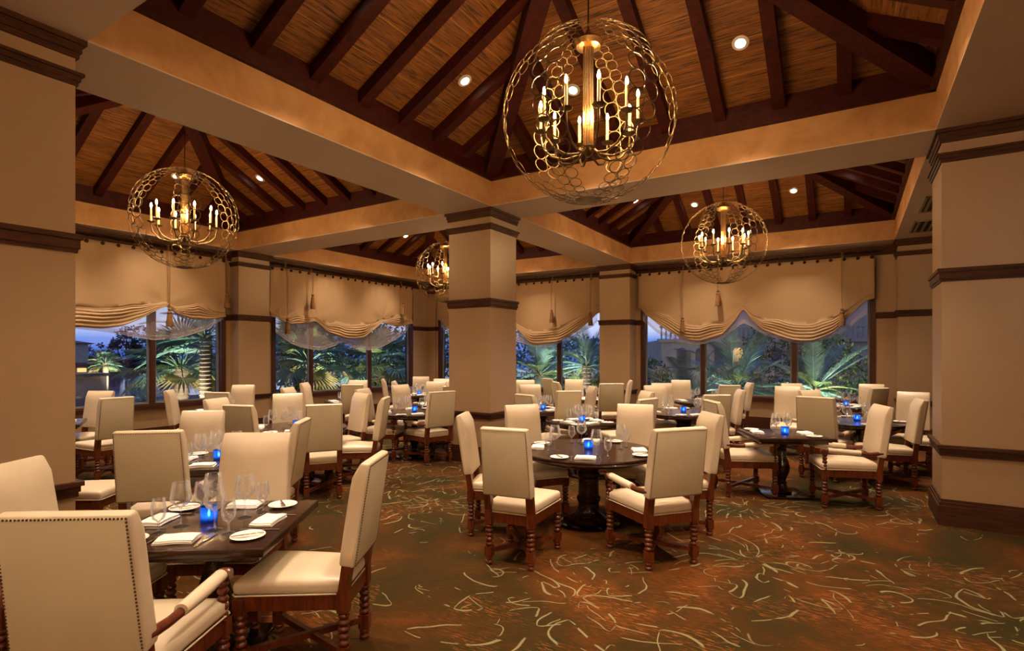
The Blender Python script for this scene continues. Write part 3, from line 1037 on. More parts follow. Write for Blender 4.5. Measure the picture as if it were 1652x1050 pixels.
def chair_spec(arm):
    xr, xf = (.205, .245) if arm else (.175, .215)
    yr, yf = -.25, .27
    wb = .475 if arm else .40
    S = []
    for s_ in (-1, 1):
        S.append(('leg', turned_leg(s_ * xf, yf, .40).mesh('leg', 'wood_chair'), None, []))
        mb = turned_leg(s_ * xr, yr, .43)
        b = .021
        p = [Vector((s_ * xr, yr, .42)), Vector((s_ * xr, yr - math.tan(RECL) * .19, .61))]
        mb.beam(p[0], p[1], .056, .05, (0, 1, 0))
        S.append(('leg', mb.mesh('leg', 'wood_chair'), None, []))
    ap = MB()
    h0, h1 = .335, .412
    for a, b_ in (((-xr, yr), (-xf, yf)), ((xr, yr), (xf, yf)), ((-xf, yf), (xf, yf)), ((-xr, yr), (xr, yr))):
        ap.beam((a[0], a[1], (h0 + h1) / 2), (b_[0], b_[1], (h0 + h1) / 2), .03, h1 - h0)
    S.append(('apron', ap.mesh('apron', 'wood_chair'), None, []))
    for a, b_ in (((-xr, yr), (xf, yf)), ((xr, yr), (-xf, yf))):
        S.append(('stretcher', MB().beam((a[0], a[1], .108 if a[0] < 0 else .116), (b_[0], b_[1], .108 if a[0] < 0 else .116), .03, .034).mesh('stretcher', 'wood_chair'), None, []))
    dy = yf - yr + .05

    def seatfn(q):
        k = (q.y / dy + .5)
        sxx = (xr + .012) * (1 - k) + (xf + .022) * k
        x = q.x * sxx / .25
        cr = (1 - (q.x / .25) ** 2) * (1 - (2 * q.y / dy) ** 2)
        z = q.z + (.028 * max(cr, 0) if q.z > 0 else 0)
        return (x, q.y, z)
    seat = MB().rbox((0, (yr + yf) / 2 + .015, .45), (.5, dy, .076), .03, 8, seatfn).mesh('seat', 'leather', 75)
    y0, y1 = yr - .01, yf + .04
    pip = MB().tube([(-xr - .012, y0, .416), (xr + .012, y0, .416), (xf + .022, y1 - .02, .416), (xf + .004, y1, .416), (-xf - .004, y1, .416), (-xf - .022, y1 - .02, .416)], .0045, 6, True).mesh('piping', 'leather')
    S.append(('seat', seat, None, [('piping', pip, None)]))
    hb = (ZT - .555) / math.cos(RECL)
    th = .08

    def backfn(q):
        k = q.z / hb + .5
        tp = 1.03 - .055 * k
        cr = max(0, (1 - (2 * q.x / wb) ** 2) * (1 - (2 * q.z / hb) ** 2))
        y = q.y + (.022 * cr if q.y > 0 else 0)
        if q.y > 0 and k > .82:
            y -= .040 * ((k - .82) / .18) ** 2 * (q.y / (th / 2))
        return (q.x * tp, y, q.z)
    bm_ = Matrix.Translation((0, yr - math.tan(RECL) * .125, .555)) @ Matrix.Rotation(RECL, 4, 'X') @ Matrix.Translation((0, 0, hb / 2))
    back = MB().rbox((0, 0, 0), (wb, th, hb), .016, 8, backfn).mesh('backrest', 'leather', 75)

    def panfn(q):
        k = q.z / hb + .5
        return (q.x * (1.03 - .055 * k), q.y, q.z)
    pan = MB().rbox((0, -th / 2 - .001, 0), (wb - .028, .006, hb - .03), .002, 3, panfn).mesh('back_panel', 'linen_back', 40)
    nl = MB()
    hw, hh = wb / 2 - .013, hb / 2 - .014
    per = []
    nx, nz = int(2 * hw / .0135), int(2 * hh / .0135)
    for i in range(nx):
        per += [(-hw + 2 * hw * i / nx, hh), (hw - 2 * hw * i / nx, -hh)]
    for i in range(nz):
        per += [(hw, hh - 2 * hh * i / nz), (-hw, -hh + 2 * hh * i / nz)]
    for x, z in per:
        x *= 1.03 - .055 * (z / hb + .5)
        vs = [(x + .0048 * math.cos(k * PI / 3), -th / 2 - .003, z + .0048 * math.sin(k * PI / 3)) for k in range(6)]
        vs += [(x + .003 * math.cos(k * PI / 3), -th / 2 - .0065, z + .003 * math.sin(k * PI / 3)) for k in range(6)]
        fs = [tuple(6 + k for k in range(6))] + [(k, (k + 1) % 6, 6 + (k + 1) % 6, 6 + k) for k in range(6)]
        nl.add(vs, fs)
    S.append(('backrest', back, bm_, [('back_panel', pan, None), ('nailhead_trim', nl.mesh('nailhead_trim', 'nail', 60), None)]))
    if arm:
        for s_ in (-1, 1):
            xa, xb_ = s_ * (xr + .02), s_ * (xf + .005)
            pth = [(xa, yr - .03, .60), (xa + (xb_ - xa) * .2, yr + .10, .588), (xa + (xb_ - xa) * .6, yr + .28, .592), (xb_, yf - .06, .607), (xb_, yf + .01, .605)]
            mb = MB().tube(pth, [.021, .019, .019, .02, .021], 10, flat=1.15)
            rot = Matrix.Translation((xb_, yf + .012, .603)) @ Matrix.Rotation(PI / 2, 4, 'Y')
            mb.lathe([(.006, -.03), (.026, -.028), (.031, -.016), (.031, .016), (.026, .028), (.006, .03)], 14, mtx=rot)
            pp = [(xa + (xb_ - xa) * .45, yr + .18, .598), (xa + (xb_ - xa) * .75, yr + .32, .604), (xb_, yf - .03, .616)]
            pad = MB().tube(pp, [.030, .034, .031], 14, flat=.9).mesh('arm_pad', 'leather', 60)
            S.append(('arm', mb.mesh('arm', 'wood_chair'), None, [('arm_pad', pad, None)]))
            S.append(('arm_post', MB().lathe(bobbins(.40, .585, 5, .026, .015), 12, (s_ * xf, yf, 0)).mesh('arm_post', 'wood_chair'), None, []))
    return S


SPEC = {False: chair_spec(False), True: chair_spec(True)}
LABELS = set()


def uniq(lb):
    assert lb not in LABELS, lb
    LABELS.add(lb)
    return lb


def place_chair(lat, dep, th, arm, label):
    """lat, dep: where the middle of the backrest's top stands; th: heading in degrees, 0 = facing away from the camera, 90 = facing left"""
    a = math.radians(th)
    base = W(lat, dep) - W(-math.sin(a) * -.37, math.cos(a) * -.37)
    e = put('dining_chair', None, loc=base, rot=(0, 0, YAW + a), label=uniq(label), category='armchair' if arm else 'chair', group='cream dining chairs')
    for nm, me, mt, subs in SPEC[arm]:
        p = put(nm, me, e, mtx=mt if mt is not None else Matrix())
        for n2, m2, _ in subs:
            put(n2, m2, p)
    return e


TN = {
    1: 'the nearest square table', 2: 'the second left square table', 3: 'the left round table',
    4: 'the front round table', 5: 'the table behind the front round one', 6: 'the round table left of the column',
    7: 'the leftmost window table', 8: 'the table by the left pilaster', 9: 'the table right of the column',
    10: 'the right-hand round table', 11: 'the far round table', 12: 'the right pillar\'s round table',
    13: 'the little pedestal table', 14: 'the right corner table', 15: 'the middle window table',
    16: 'the second left window table', 17: 'the far corner table', 18: 'the column\'s rear left table'}
AL, AC = 'cream armless chair', 'cream armchair'
BK, FC, LF, RT = 'seen from behind', 'facing the camera', 'facing left', 'facing right'
P = place_chair
# lat, depth, heading, arms, label
CH = [
    (-1.575, 1.920, 3, 1, f'large cream armchair {BK}, nearest the camera, at {TN[1]}'),
    (-2.610, 2.820, -88, 0, f'{AL} at the left edge, {RT}, at {TN[1]}'),
    (-0.740, 2.980, 88, 0, f'{AL} in profile beside the aisle, {LF}, at {TN[1]}'),
    (-1.800, 3.880, 182, 1, f'{AC} {FC} across {TN[1]}'),
    (-2.641, 3.956, 10, 1, f'{AC} {BK} with one arm showing, at {TN[2]}'),
    (-3.036, 5.377, 187, 0, f'{AL} {FC} behind {TN[2]}'),
    (-1.767, 4.622, 97, 0, f'{AL} in profile, {LF}, at {TN[2]}'),
    (-4.160, 4.750, -84, 0, f'{AL} half hidden by the left pillar, at {TN[2]}'),
    # round table on the left
    (-3.152, 7.656, 208, 0, f'{AL} {FC} behind {TN[3]}'),
    (-2.077, 6.026, 24, 0, f'{AL} {BK} in front of {TN[3]}'),
    (-2.992, 5.946, -16, 0, f'{AL} {BK} at the near left of {TN[3]}'),
    (-3.718, 6.817, -100, 0, f'{AL} {RT} at the left of {TN[3]}'),
    (-2.115, 7.745, 135, 0, f'{AL} turned left, at the far right of {TN[3]}'),
    (-1.612, 7.001, 92, 0, f'{AL} in profile, {LF}, at {TN[3]}'),
    # window tables at left
    (-4.270, 7.880, -10, 0, f'{AL} {BK} at {TN[8]}'),
    (-4.783, 9.731, 182, 0, f'{AL} {FC} at {TN[8]}'),
    (-5.285, 8.372, -72, 0, f'{AL} {RT} at {TN[8]}'),
    (-5.050, 6.980, 58, 0, f'{AL} {LF} at {TN[7]}'),
    (-6.146, 8.173, 178, 0, f'{AL} {FC}, cut by the left pillar, at {TN[7]}'),
    # left rear
    (-3.720, 9.000, -95, 0, f'{AL} showing only its top behind {TN[3]}'),
    (-3.995, 10.451, -88, 0, f'{AL} {RT} at {TN[16]}'),
    (-3.220, 11.437, 180, 0, f'{AL} {FC} at {TN[16]}'),
    (-2.891, 9.863, 6, 0, f'{AL} {BK} at {TN[16]}'),
    (-2.394, 8.669, -100, 1, f'{AC} at the left side of {TN[6]}'),
    (-2.008, 9.740, -125, 0, f'{AL} at the far side of {TN[6]}'),
    (-1.020, 8.070, 42, 1, f'{AC} {BK} beside the column, at {TN[6]}'),
    (-2.420, 11.101, -85, 0, f'{AL} {RT} in front of {TN[17]}'),
    (-2.852, 11.985, -80, 0, f'{AL} {RT} at {TN[17]}'),
    (-2.197, 13.168, 190, 0, f'{AL} {FC} at {TN[17]}'),
    (-1.510, 10.886, 180, 0, f'{AL} {FC} at {TN[18]}'),
    (-1.536, 12.072, 180, 0, f'{AL} {FC} farther back behind {TN[18]}'),
    (-0.995, 9.364, 12, 0, f'{AL} {BK} peeping past the column at {TN[18]}'),
    # front round table
    (-0.064, 4.099, -23, 0, f'{AL} {BK}, nailhead edged, left front of {TN[4]}'),
    (1.272, 4.101, 19, 1, f'{AC} {BK}, nailhead edged, right front of {TN[4]}'),
    (-0.469, 5.114, -97, 0, f'{AL} in profile before the column, {RT}, at {TN[4]}'),
    (0.098, 6.002, -158, 0, f'{AL} {FC} at the far left of {TN[4]}'),
    (1.368, 6.043, 163, 0, f'{AL} {FC} at the far right of {TN[4]}'),
    (1.894, 5.133, 96, 0, f'{AL} in profile, {LF}, at {TN[4]}'),
    # small table behind and the table right of the column
    (0.160, 7.460, -52, 0, f'{AL} in shade turned right, at {TN[5]}'),
    (0.860, 8.200, 8, 0, f'{AL} {BK} at {TN[9]}'),
    (1.700, 6.780, 42, 0, f'{AL} {BK}, turned left, at {TN[5]}'),
    (2.020, 8.100, 100, 0, f'{AL} brightly lit, {LF}, at {TN[5]}'),
    (1.400, 9.360, 98, 0, f'{AL} brightly lit, {LF}, at {TN[9]}'),
    (0.320, 9.900, -170, 0, f'{AL} {FC} at {TN[9]}'),
    # far middle
    (1.342, 11.796, 172, 0, f'{AL} {FC} at {TN[15]}'),
    (0.780, 12.200, -62, 0, f'{AL} white in the light, {RT}, at {TN[15]}'),
    (0.858, 10.736, -80, 0, f'{AL} white in the light, nearer one, {RT}, at {TN[15]}'),
    (0.280, 11.500, 180, 0, f'{AL} {FC} against the column edge, left of {TN[15]}'),
    (1.870, 10.200, 3, 1, f'{AC} {BK} at {TN[15]}'),
    (2.500, 11.400, 82, 0, f'{AL} white in the light, {LF}, at {TN[15]}'),
    # right middle
    (2.497, 9.575, 186, 0, f'{AL} {FC}, nearer one, at {TN[10]}'),
    (2.820, 10.303, 180, 0, f'{AL} mostly hidden behind {TN[10]}'),
    (3.554, 11.492, 172, 0, f'{AL} {FC} at {TN[11]}'),
    (2.800, 7.420, 6, 0, f'{AL} {BK} at {TN[10]}'),
    (3.574, 8.476, 80, 0, f'{AL} {LF} at {TN[10]}'),
    (3.860, 9.640, 2, 0, f'{AL} {BK} at {TN[11]}'),
    (4.600, 10.500, 80, 0, f'{AL} {LF} at {TN[11]}'),
    (2.362, 6.470, -90, 1, f'{AC} {RT} at {TN[13]}'),
    (4.020, 5.890, 75, 1, f'{AC} {LF}, fully in view, at {TN[13]}'),
    # right corner
    (4.700, 9.300, 152, 0, f'{AL} turned left before the right window, near {TN[12]}'),
    (5.220, 10.200, 180, 0, f'{AL} {FC} at {TN[14]}'),
    (4.543, 8.348, 200, 0, f'{AL} {FC} behind {TN[12]}'),
    (3.913, 7.048, -48, 1, f'{AC} {BK}, turned right, at {TN[12]}'),
    (6.583, 9.986, 150, 0, f'{AL} {FC} by the wall at {TN[14]}'),
    (5.980, 8.853, 20, 0, f'{AL} {BK} at {TN[14]}'),
    (5.840, 7.930, 140, 0, f'{AL} turned left at the far side of {TN[12]}'),
    (5.038, 6.701, 68, 0, f'{AL} cut by the right pillar, {LF}, at {TN[12]}'),
]
for c in CH:
    P(*c)

# ------------------------------------------------------------------ tables
TZ = .71
prof_ped = [(.02, .03), (.11, .03), (.115, .05), (.085, .065), (.07, .085), (.052, .11), (.05, .13), (.062, .14), (.045, .155), (.05, .18), (.085, .27),
            (.09, .31), (.075, .38), (.05, .46), (.042, .50), (.055, .51), (.055, .525), (.042, .535), (.06, .58), (.10, .615), (.12, .64), (.02, .645)]
ME_ped = MB().lathe(prof_ped, 24).mesh('pedestal', 'wood_table', 35)
prof_big = [(.02, .03), (.20, .03), (.205, .055), (.16, .075), (.13, .10), (.105, .14), (.10, .2), (.115, .225), (.115, .25), (.10, .27), (.095, .44), (.115, .465), (.115, .49), (.10, .51), (.12, .56), (.17, .61), (.2, .64), (.02, .645)]
ME_bigped = MB().lathe(prof_big, 28).mesh('pedestal', 'wood_table', 35)
ME_disc = MB().lathe([(.30, 0), (.30, .012), (.27, .02), (.13, .03), (.02, .03)], 36, capb=True).mesh('base_disc', 'base_plate', 30)
ME_plate4 = MB().rbox((0, 0, .011), (.50, .50, .022), .006, 3).mesh('base_plate', 'base_plate', 40)


def square_top(s):
    mb = MB().rbox((0, 0, TZ - .022), (s, s, .044), .007, 3)
    mb.box(-s / 2 + .03, s / 2 - .03, -s / 2 + .03, s / 2 - .03, TZ - .068, TZ - .044)
    return mb


def round_top(r):
    return MB().lathe([(.02, TZ - .07), (r - .08, TZ - .07), (r - .06, TZ - .05), (r - .015, TZ - .048), (r, TZ - .04), (r, TZ - .03), (r - .012, TZ - .022), (r - .004, TZ - .012), (r - .008, TZ), (.02, TZ)], 64)


GW = [(.040, 0), (.039, .003), (.012, .008), (.0045, .018), (.0038, .05), (.0040, .095), (.008, .103), (.034, .118), (.052, .143), (.0545, .16), (.049, .19), (.041, .240)]
GT = [(.034, 0), (.033, .003), (.012, .008), (.0050, .018), (.0048, .055), (.010, .062), (.028, .075), (.036, .105), (.036, .13), (.030, .178)]


def glass_parts(g, cut):
    stem = MB().lathe(g[:cut], 16).mesh('stem', 'glassware', 50)
    bowl = MB().lathe(g[cut - 1:], 20, capb=True, capt=False)
    inner = [(max(r - .0012, .0005), z + (.0015 if i == 0 else 0)) for i, (r, z) in enumerate(g[cut - 1:])]
    bowl.lathe(inner, 20, capb=True, capt=False)
    rim = torus(g[-1][0] - .0006, .0011, 20, 5)
    rim.v = [(x, y, z + g[-1][1]) for x, y, z in rim.v]
    return stem, bowl.mesh('bowl', 'glassware', 50), rim.mesh('rim', 'glassware', 60)


GLASS = {'wine_glass': glass_parts(GW, 6), 'water_glass': glass_parts(GT, 5)}
ME_plate = MB().lathe([(.001, .006), (.045, .006), (.055, .009), (.082, .017), (.084, .015), (.058, .004), (.045, .0), (.001, .0)], 32, capb=False, capt=False).mesh('well', 'china', 50)


def napkin_mesh(seed):
    r_ = random.Random(seed)
    mb = MB()
    for i, (w_, d_) in enumerate(((.185, .125), (.182, .122), (.178, .118))):
        a, b = r_.uniform(-.004, .004), r_.uniform(-.004, .004)
        sk = r_.uniform(-.04, .04)
        mb.rbox((a, b, .005 + i * .0075), (w_, d_, .009), .004, 5,
                lambda q: (q.x + q.y * sk, q.y, q.z + .002 * math.sin(q.x * 40 + seed) + (.0025 * math.sin(q.y * 55 + seed * 2) if q.z > 0 else 0)))
    return mb.mesh('folded_cloth', 'linen', 60)


NAP = [napkin_mesh(k) for k in range(3)]


def knife_mesh(L):
    mb = MB()
    mb.rbox((0, -L * .28, .004), (.011, L * .42, .007), .003, 3)
    mb.rbox((0, L * .22, .004), (.017, L * .56, .002), .0008, 3, lambda q: (q.x * (1 - .5 * max(0, q.y / (L * .28)) ** 3), q.y, q.z))
    return mb


ME_knife = knife_mesh(.215).mesh('knife_blade_and_handle', 'steel', 40)
ME_bknife = knife_mesh(.155).mesh('knife_blade_and_handle', 'steel', 40)
fk = MB().rbox((0, -.05, .004), (.009, .11, .005), .002, 3)
fk.rbox((0, .02, .004), (.006, .05, .003), .001, 3)
fk.rbox((0, .055, .005), (.024, .03, .002), .0008, 3)
for k in (-1.5, -.5, .5, 1.5):
    fk.rbox((k * .0062, .085, .006), (.0032, .042, .002), .0008, 3)
ME_fork = fk.mesh('fork_body', 'steel', 40)
ME_cup = MB().lathe([(.040, 0), (.042, .004), (.044, .09), (.0415, .09), (.0395, .012), (.001, .012)], 24, capb=True, capt=False).mesh('cup', 'blueglass', 40)
ME_wax = MB().lathe([(.001, .012), (.024, .012), (.024, .032), (.001, .033)], 16, capb=False, capt=False).mesh('tealight', 'china', 40)
ME_flame = MB().lathe([(.002, .034), (.006, .042), (.0065, .05), (.003, .062), (.0005, .07)], 10).mesh('flame', 'flame', 60)


def thing(name, label, cat, loc, rz, group, parts):
    e = put(name, None, loc=loc, rot=(0, 0, rz), label=uniq(label), category=cat, group=group)
    for nm, me in parts:
        put(nm, me, e)
    return e


def glass_on(kind, loc, rz, label, grp):
    st, bo, ri = GLASS[kind]
    thing(kind, label, 'glass', loc, rz, grp, (('stem', st), ('bowl', bo), ('rim', ri)))


def single(name, me, label, cat, loc, rz, group):
    put(name, me, None, loc, (0, 0, rz), label=uniq(label), category=cat, group=group)


def setting(c, rz, back, tn, place, k, cutlery=True, plate=True):
    """one place laid: the diner sits at local -y; back = how far the setting sits from the table centre"""
    R_ = Matrix.Rotation(rz, 4, 'Z')

    def at(x, y, dz=0.0):
        p = R_ @ Vector((x, y, 0))
        return (c.x + p.x, c.y + p.y, TZ + dz)
    j = lambda s_=.012: rnd.uniform(-s_, s_)
    sm_ = back < .26
    wx, wy, gx_, gy_ = (.04, .145, .125, .09) if sm_ else (.07, .17, .17, .11)
    pl = f'at the {place} place of {tn}'
    single('napkin', NAP[k % 3], f'folded white napkin {pl}', 'napkin', at(-.03 + j(), -back + j(), .0005), rz + j(.12), 'white napkins')
    glass_on('wine_glass', at(wx + j(.006), -back + wy + j(.006)), rz, f'tall wine glass {pl}', 'wine glasses')
    glass_on('water_glass', at(gx_ + j(.006), -back + gy_ + j(.006)), rz, f'short water glass {pl}', 'water glasses')
    if plate:
        px_ = at(-.27 + j(), -back + .01)
        thing('bread_plate', f'small white bread plate {pl}', 'plate', px_, rz, 'bread plates', (('well', ME_plate),))
        single('butter_knife', ME_bknife, f'butter knife on the bread plate, {place} place of {tn}', 'knife', (px_[0], px_[1], TZ + .014), rz + .5 + j(.1), 'butter knives')
    if cutlery:
        single('knife', ME_knife, f'steel knife {pl}', 'knife', at(.105 + j(.004), -back), rz + j(.05), 'table knives')
        single('fork', ME_fork, f'steel fork {pl}', 'fork', at(-.155 + j(.004), -back), rz + j(.05), 'forks')


def table(i, kind, size, lat, dep, rot, sides=('near', 'right', 'far', 'left'), cutlery=True, plate=True, cand=(0, 0)):
    c = W(lat, dep)
    rz = YAW + math.radians(rot)
    e = put('dining_table', None, loc=c, rot=(0, 0, rz), label=uniq({'s': 'dark wood square pedestal table, ', 'r': 'dark wood round pedestal table, '}[kind] + TN[i]), category='table', group='dark wood dining tables')
    if kind == 's':
        part('tabletop', square_top(size), 'wood_table', e, 40)
        put('pedestal', ME_ped, e)
        put('base_plate', ME_plate4, e)
        back = size / 2 - .13
    else:
        part('tabletop', round_top(size), 'wood_table', e, 30)
        put('pedestal', ME_bigped if size > .63 else ME_ped, e)
        put('base_disc', ME_disc, e)
        back = size - .17
    for k, s_ in enumerate(('near', 'right', 'far', 'left')):
        if s_ in sides:
            setting(c, rz + PI / 2 * k, back, TN[i], s_, k + i, cutlery, plate)
    p = W(lat + cand[0], dep + cand[1], TZ)
    thing('candle_holder', f'blue glass candle holder glowing on {TN[i]}', 'candle', p, 0, 'blue candle holders', (('cup', ME_cup), ('tealight', ME_wax), ('flame', ME_flame)))


table(1, 's', .88, -1.660, 3.040, 3, cand=(-.03, .0))
table(2, 's', .84, -2.589, 4.814, 8)
table(3, 'r', .62, -2.740, 6.931, 20)
table(4, 'r', .66, 0.748, 5.329, -8)
table(5, 's', .72, 0.960, 7.450, 32, ('near', 'right', 'far', 'left'))
table(6, 'r', .60, -1.566, 8.757, 20)
table(7, 's', .80, -6.303, 7.376, 32, ('right', 'near'))
table(8, 's', .80, -4.788, 8.930, 32)
table(9, 's', .74, 0.520, 9.100, 32)
table(10, 'r', .65, 2.748, 8.736, 10)
table(11, 'r', .60, 3.790, 10.665, 0)
table(12, 'r', .60, 4.804, 7.590, 15)
table(13, 's', .78, 3.164, 6.400, -5, ('left', 'right'), cand=(0, -.08))
table(14, 's', .74, 5.962, 9.733, 32)
table(15, 's', .74, 1.644, 11.181, 32)
table(16, 's', .74, -3.199, 10.637, 32)
table(17, 's', .74, -2.109, 12.373, 32)
table(18, 's', .70, -1.431, 10.086, 32)

# ------------------------------------------------------------------ outside
GZ = -.35
struct(part('ground_garden', MB().box(-27, XW - .3, -30, 40, GZ - .5, GZ).box(XW - .3, 30, YW + .3, 40, GZ - .5, GZ), 'soil', ang=0), 'dark planted garden ground outside the windows')
struct(part('lake', MB().box(-110, -27, -60, 90, -1.6, -1.2), 'water', ang=0), 'still blue lake reflecting the dusk sky')
struct(part('ground_far_bank', MB().box(-240, -80, -60, 140, -1.4, -.7), 'soil', ang=0), 'dark far bank of the lake')


def leaflet_frond(L, n, droop, wid, seed):
    r_ = random.Random(seed)
    mb = MB()

    def pt(k):
        return Vector((L * k * (1 - .12 * k * droop), 0, L * (.32 * k - .55 * droop * k * k)))
    mb.tube([pt(k / 8) for k in range(9)], [.018 * (1 - k / 9.5) + .003 for k in range(9)], 5)
    for i in range(n):
        k = .14 + .85 * i / (n - 1)
        p = pt(k)
        tg = (pt(min(k + .02, 1)) - pt(k - .02)).normalized()
        ln = wid * math.sin(PI * min(1, .12 + k * .86)) ** .7 + .05
        for s_ in (-1, 1):
            d_ = (tg * .75 + Vector((0, s_ * .85, .22 + r_.uniform(-.15, .1)))).normalized()
            e_ = p + d_ * ln + Vector((0, 0, -.10 * ln))
            up = Vector((0, 0, .012))
            q = d_.cross(Vector((0, 0, 1))).normalized() * .0075
            mb.add([p - q, p + q, (p + e_) / 2 + q * 1.2 + up, e_, (p + e_) / 2 - q * 1.2 + up], [(0, 1, 2, 4), (4, 2, 3)])
    return mb


def fan_frond(L, n, seed):
    r_ = random.Random(seed)
    mb = MB()
    st = L * .55
    mb.tube([(0, 0, 0), (st * .5, 0, .10 * L), (st, 0, .12 * L)], [.02, .014, .01], 5)
    c = Vector((st, 0, .12 * L))
    for i in range(n):
        a = math.radians(-118 + 236 * i / (n - 1))
        ln = L * .55 * (1 - .22 * abs(a) / 2) * r_.uniform(.9, 1.05)
        d_ = Vector((math.cos(a), math.sin(a), .12))
        s_ = Vector((-math.sin(a), math.cos(a), 0)) * (.021 * L)
        m1 = c + d_ * ln * .55
        tip = c + d_ * ln + Vector((0, 0, -.22 * ln))
        mb.add([c, m1 - s_, m1 + Vector((0, 0, .02)), m1 + s_, tip], [(0, 1, 2), (0, 2, 3), (1, 4, 2), (2, 4, 3)])
    return mb


DATE = [leaflet_frond(1.9, 40, dr, .36, i).mesh('frond', mt, 0) for i, (dr, mt) in enumerate(((.55, 'frond_blue'), (.9, 'frond'), (.3, 'frond_blue')))]
FAN = [fan_frond(1.25, 25, i).mesh('frond', mt, 0) for i, mt in enumerate(('frond', 'frond_blue', 'frond_dry'))]


def palm(loc, h, kind, n, scale, label, seed, lean=0.0):
    r_ = random.Random(seed)
    e = put('palm_tree', None, loc=loc, label=uniq(label), category='palm', group='garden palms')
    rr = .13 * scale + .03
    prof = []
    k = 0
    while k * .11 < h:
        z = k * .11
        prof += [(rr * (1.12 if kind == 'date' else 1.03), z), (rr * .92, z + .08)]
        k += 1
    prof += [(rr * .8, max(h, .1)), (rr * .3, max(h, .1) + .15)]
    part('trunk', MB().lathe(prof, 12), 'bark', e, 30)
    ms = DATE if kind == 'date' else FAN
    for i in range(n):
        az = i * 2.39996 + r_.uniform(-.2, .2)
        el = math.radians(78 - 105 * (i / n) ** .8) + r_.uniform(-.08, .08)
        s_ = scale * r_.uniform(.85, 1.1)
        mt = Matrix.Translation((0, 0, max(h, .1))) @ Matrix.Rotation(az, 4, 'Z') @ Matrix.Rotation(-el + .25, 4, 'Y') @ Matrix.Scale(s_, 4)
        put('frond', ms[i % 3 if kind == 'date' else (2 if i > n * .85 else i % 2)], e, mtx=mt)
    return e


def shrub(loc, rx, rz_, n, mat, label, seed, leaf=.16):
    r_ = random.Random(seed)
    mb = MB()
    for i in range(int(n * 2.4)):
        a, b = r_.uniform(0, 2 * PI), math.acos(r_.uniform(-.15, 1))
        k = r_.uniform(.55, 1) ** .5
        p = Vector((rx * k * math.sin(b) * math.cos(a), rx * k * math.sin(b) * math.sin(a), rz_ * (.25 + k * math.cos(b))))
        d_ = Vector((r_.gauss(0, 1), r_.gauss(0, 1), r_.gauss(.4, 1))).normalized()
        s_ = d_.cross(Vector((r_.gauss(0, 1), r_.gauss(0, 1), r_.gauss(0, 1)))).normalized()
        ln = leaf * r_.uniform(.5, 1.0)
        mb.add([p, p + d_ * ln * .5 + s_ * ln * .22, p + d_ * ln, p + d_ * ln * .5 - s_ * ln * .22], [(0, 1, 2, 3)])
    e = put('garden_shrub', None, loc=loc, label=uniq(label), category='shrub', group='garden shrubs')
    part('foliage', mb, mat, e, 0)
    st = MB()
    for k in range(5):
        a = k * 1.3
        st.tube([(0, 0, 0), (rx * .3 * math.cos(a), rx * .3 * math.sin(a), rz_ * .4), (rx * .6 * math.cos(a), rx * .6 * math.sin(a), rz_ * .8)], [.03, .02, .008], 5)
    part('stems', st, 'bark', e)


def gp(lat, dep):
    p = W(lat, dep)
    return (p.x, p.y, GZ)


# left windows
palm(gp(-9.4, 15.5), 1.55, 'fan', 30, 1.25, 'big bushy fan palm outside the window beside the left pillar', 1)
palm(gp(-12.3, 18.2), .35, 'date', 18, .6, 'low feathery palm by the lake outside the left window', 2)
palm(gp(-8.2, 14.6), 2.4, 'date', 22, .9, 'date palm with arching fronds at the edge of the left window', 3)
palm(gp(-16.4, 22.0), 1.55, 'fan', 26, .55, 'floodlit fan palm rising behind the grey garden wall', 4)
palm(gp(-6.2, 16.6), 1.7, 'fan', 28, 1.2, 'fan palm in the middle of the second left window', 5)
palm(gp(-4.6, 18.6), 1.6, 'fan', 28, 1.2, 'fan palm at the right of the second left window', 6)
palm(gp(-7.6, 19.5), 2.2, 'fan', 26, 1.2, 'farther fan palm outside the second left window', 7)
shrub(gp(-5.2, 19.5), 1.8, 2.6, 1500, 'leafdark', 'dense dark shrub behind the palms of the second left window', 21, .22)
shrub(gp(-8.2, 18.5), 1.8, 2.2, 1300, 'leafdark', 'dense dark shrub behind the big fan palm', 22, .22)
shrub(gp(-3.3, 20.5), 1.8, 2.8, 1300, 'leafdark', 'dark shrub beyond the far corner of the room', 23, .22)
# far windows
palm(gp(.9, 18.0), 1.3, 'date', 24, 1.1, 'date palm outside the window right of the centre column', 8)
palm(gp(2.3, 16.8), 1.6, 'date', 24, .9, 'arching palm beside the pilaster of the far windows', 9)
palm(gp(4.9, 15.2), .6, 'date', 26, .95, 'low green palm at the left of the right-hand far window', 10)
palm(gp(6.4, 15.6), 1.0, 'date', 28, 1.15, 'large blue-green palm in the middle of the right-hand window', 11)
palm(gp(8.2, 14.8), 1.0, 'date', 26, .95, 'stout date palm with thick trunk in the right-hand pane', 12)
palm(gp(3.6, 18.4), 1.3, 'fan', 24, 1.0, 'fan palm behind the left pane of the right-hand window', 13)
shrub(gp(9.6, 16.6), 1.3, 2.1, 1300, 'leafdark', 'clipped leafy shrub at the right end of the far window', 24, .18)
shrub(gp(8.9, 18.8), 1.2, 2.6, 1000, 'leafdark', 'tall leafy shrub before the white villa', 25, .18)
shrub(gp(2.6, 20.5), 1.8, 2.2, 1300, 'leafdark', 'dark shrub beyond the window right of the column', 26, .2)
shrub(gp(4.6, 19.8), 1.5, 1.5, 1000, 'leafdark', 'low dark shrub in front of the villa arches', 27, .2)
shrub(gp(.2, 20.5), 2.0, 2.6, 1300, 'leafdark', 'dark shrub behind the date palm right of the column', 28, .2)
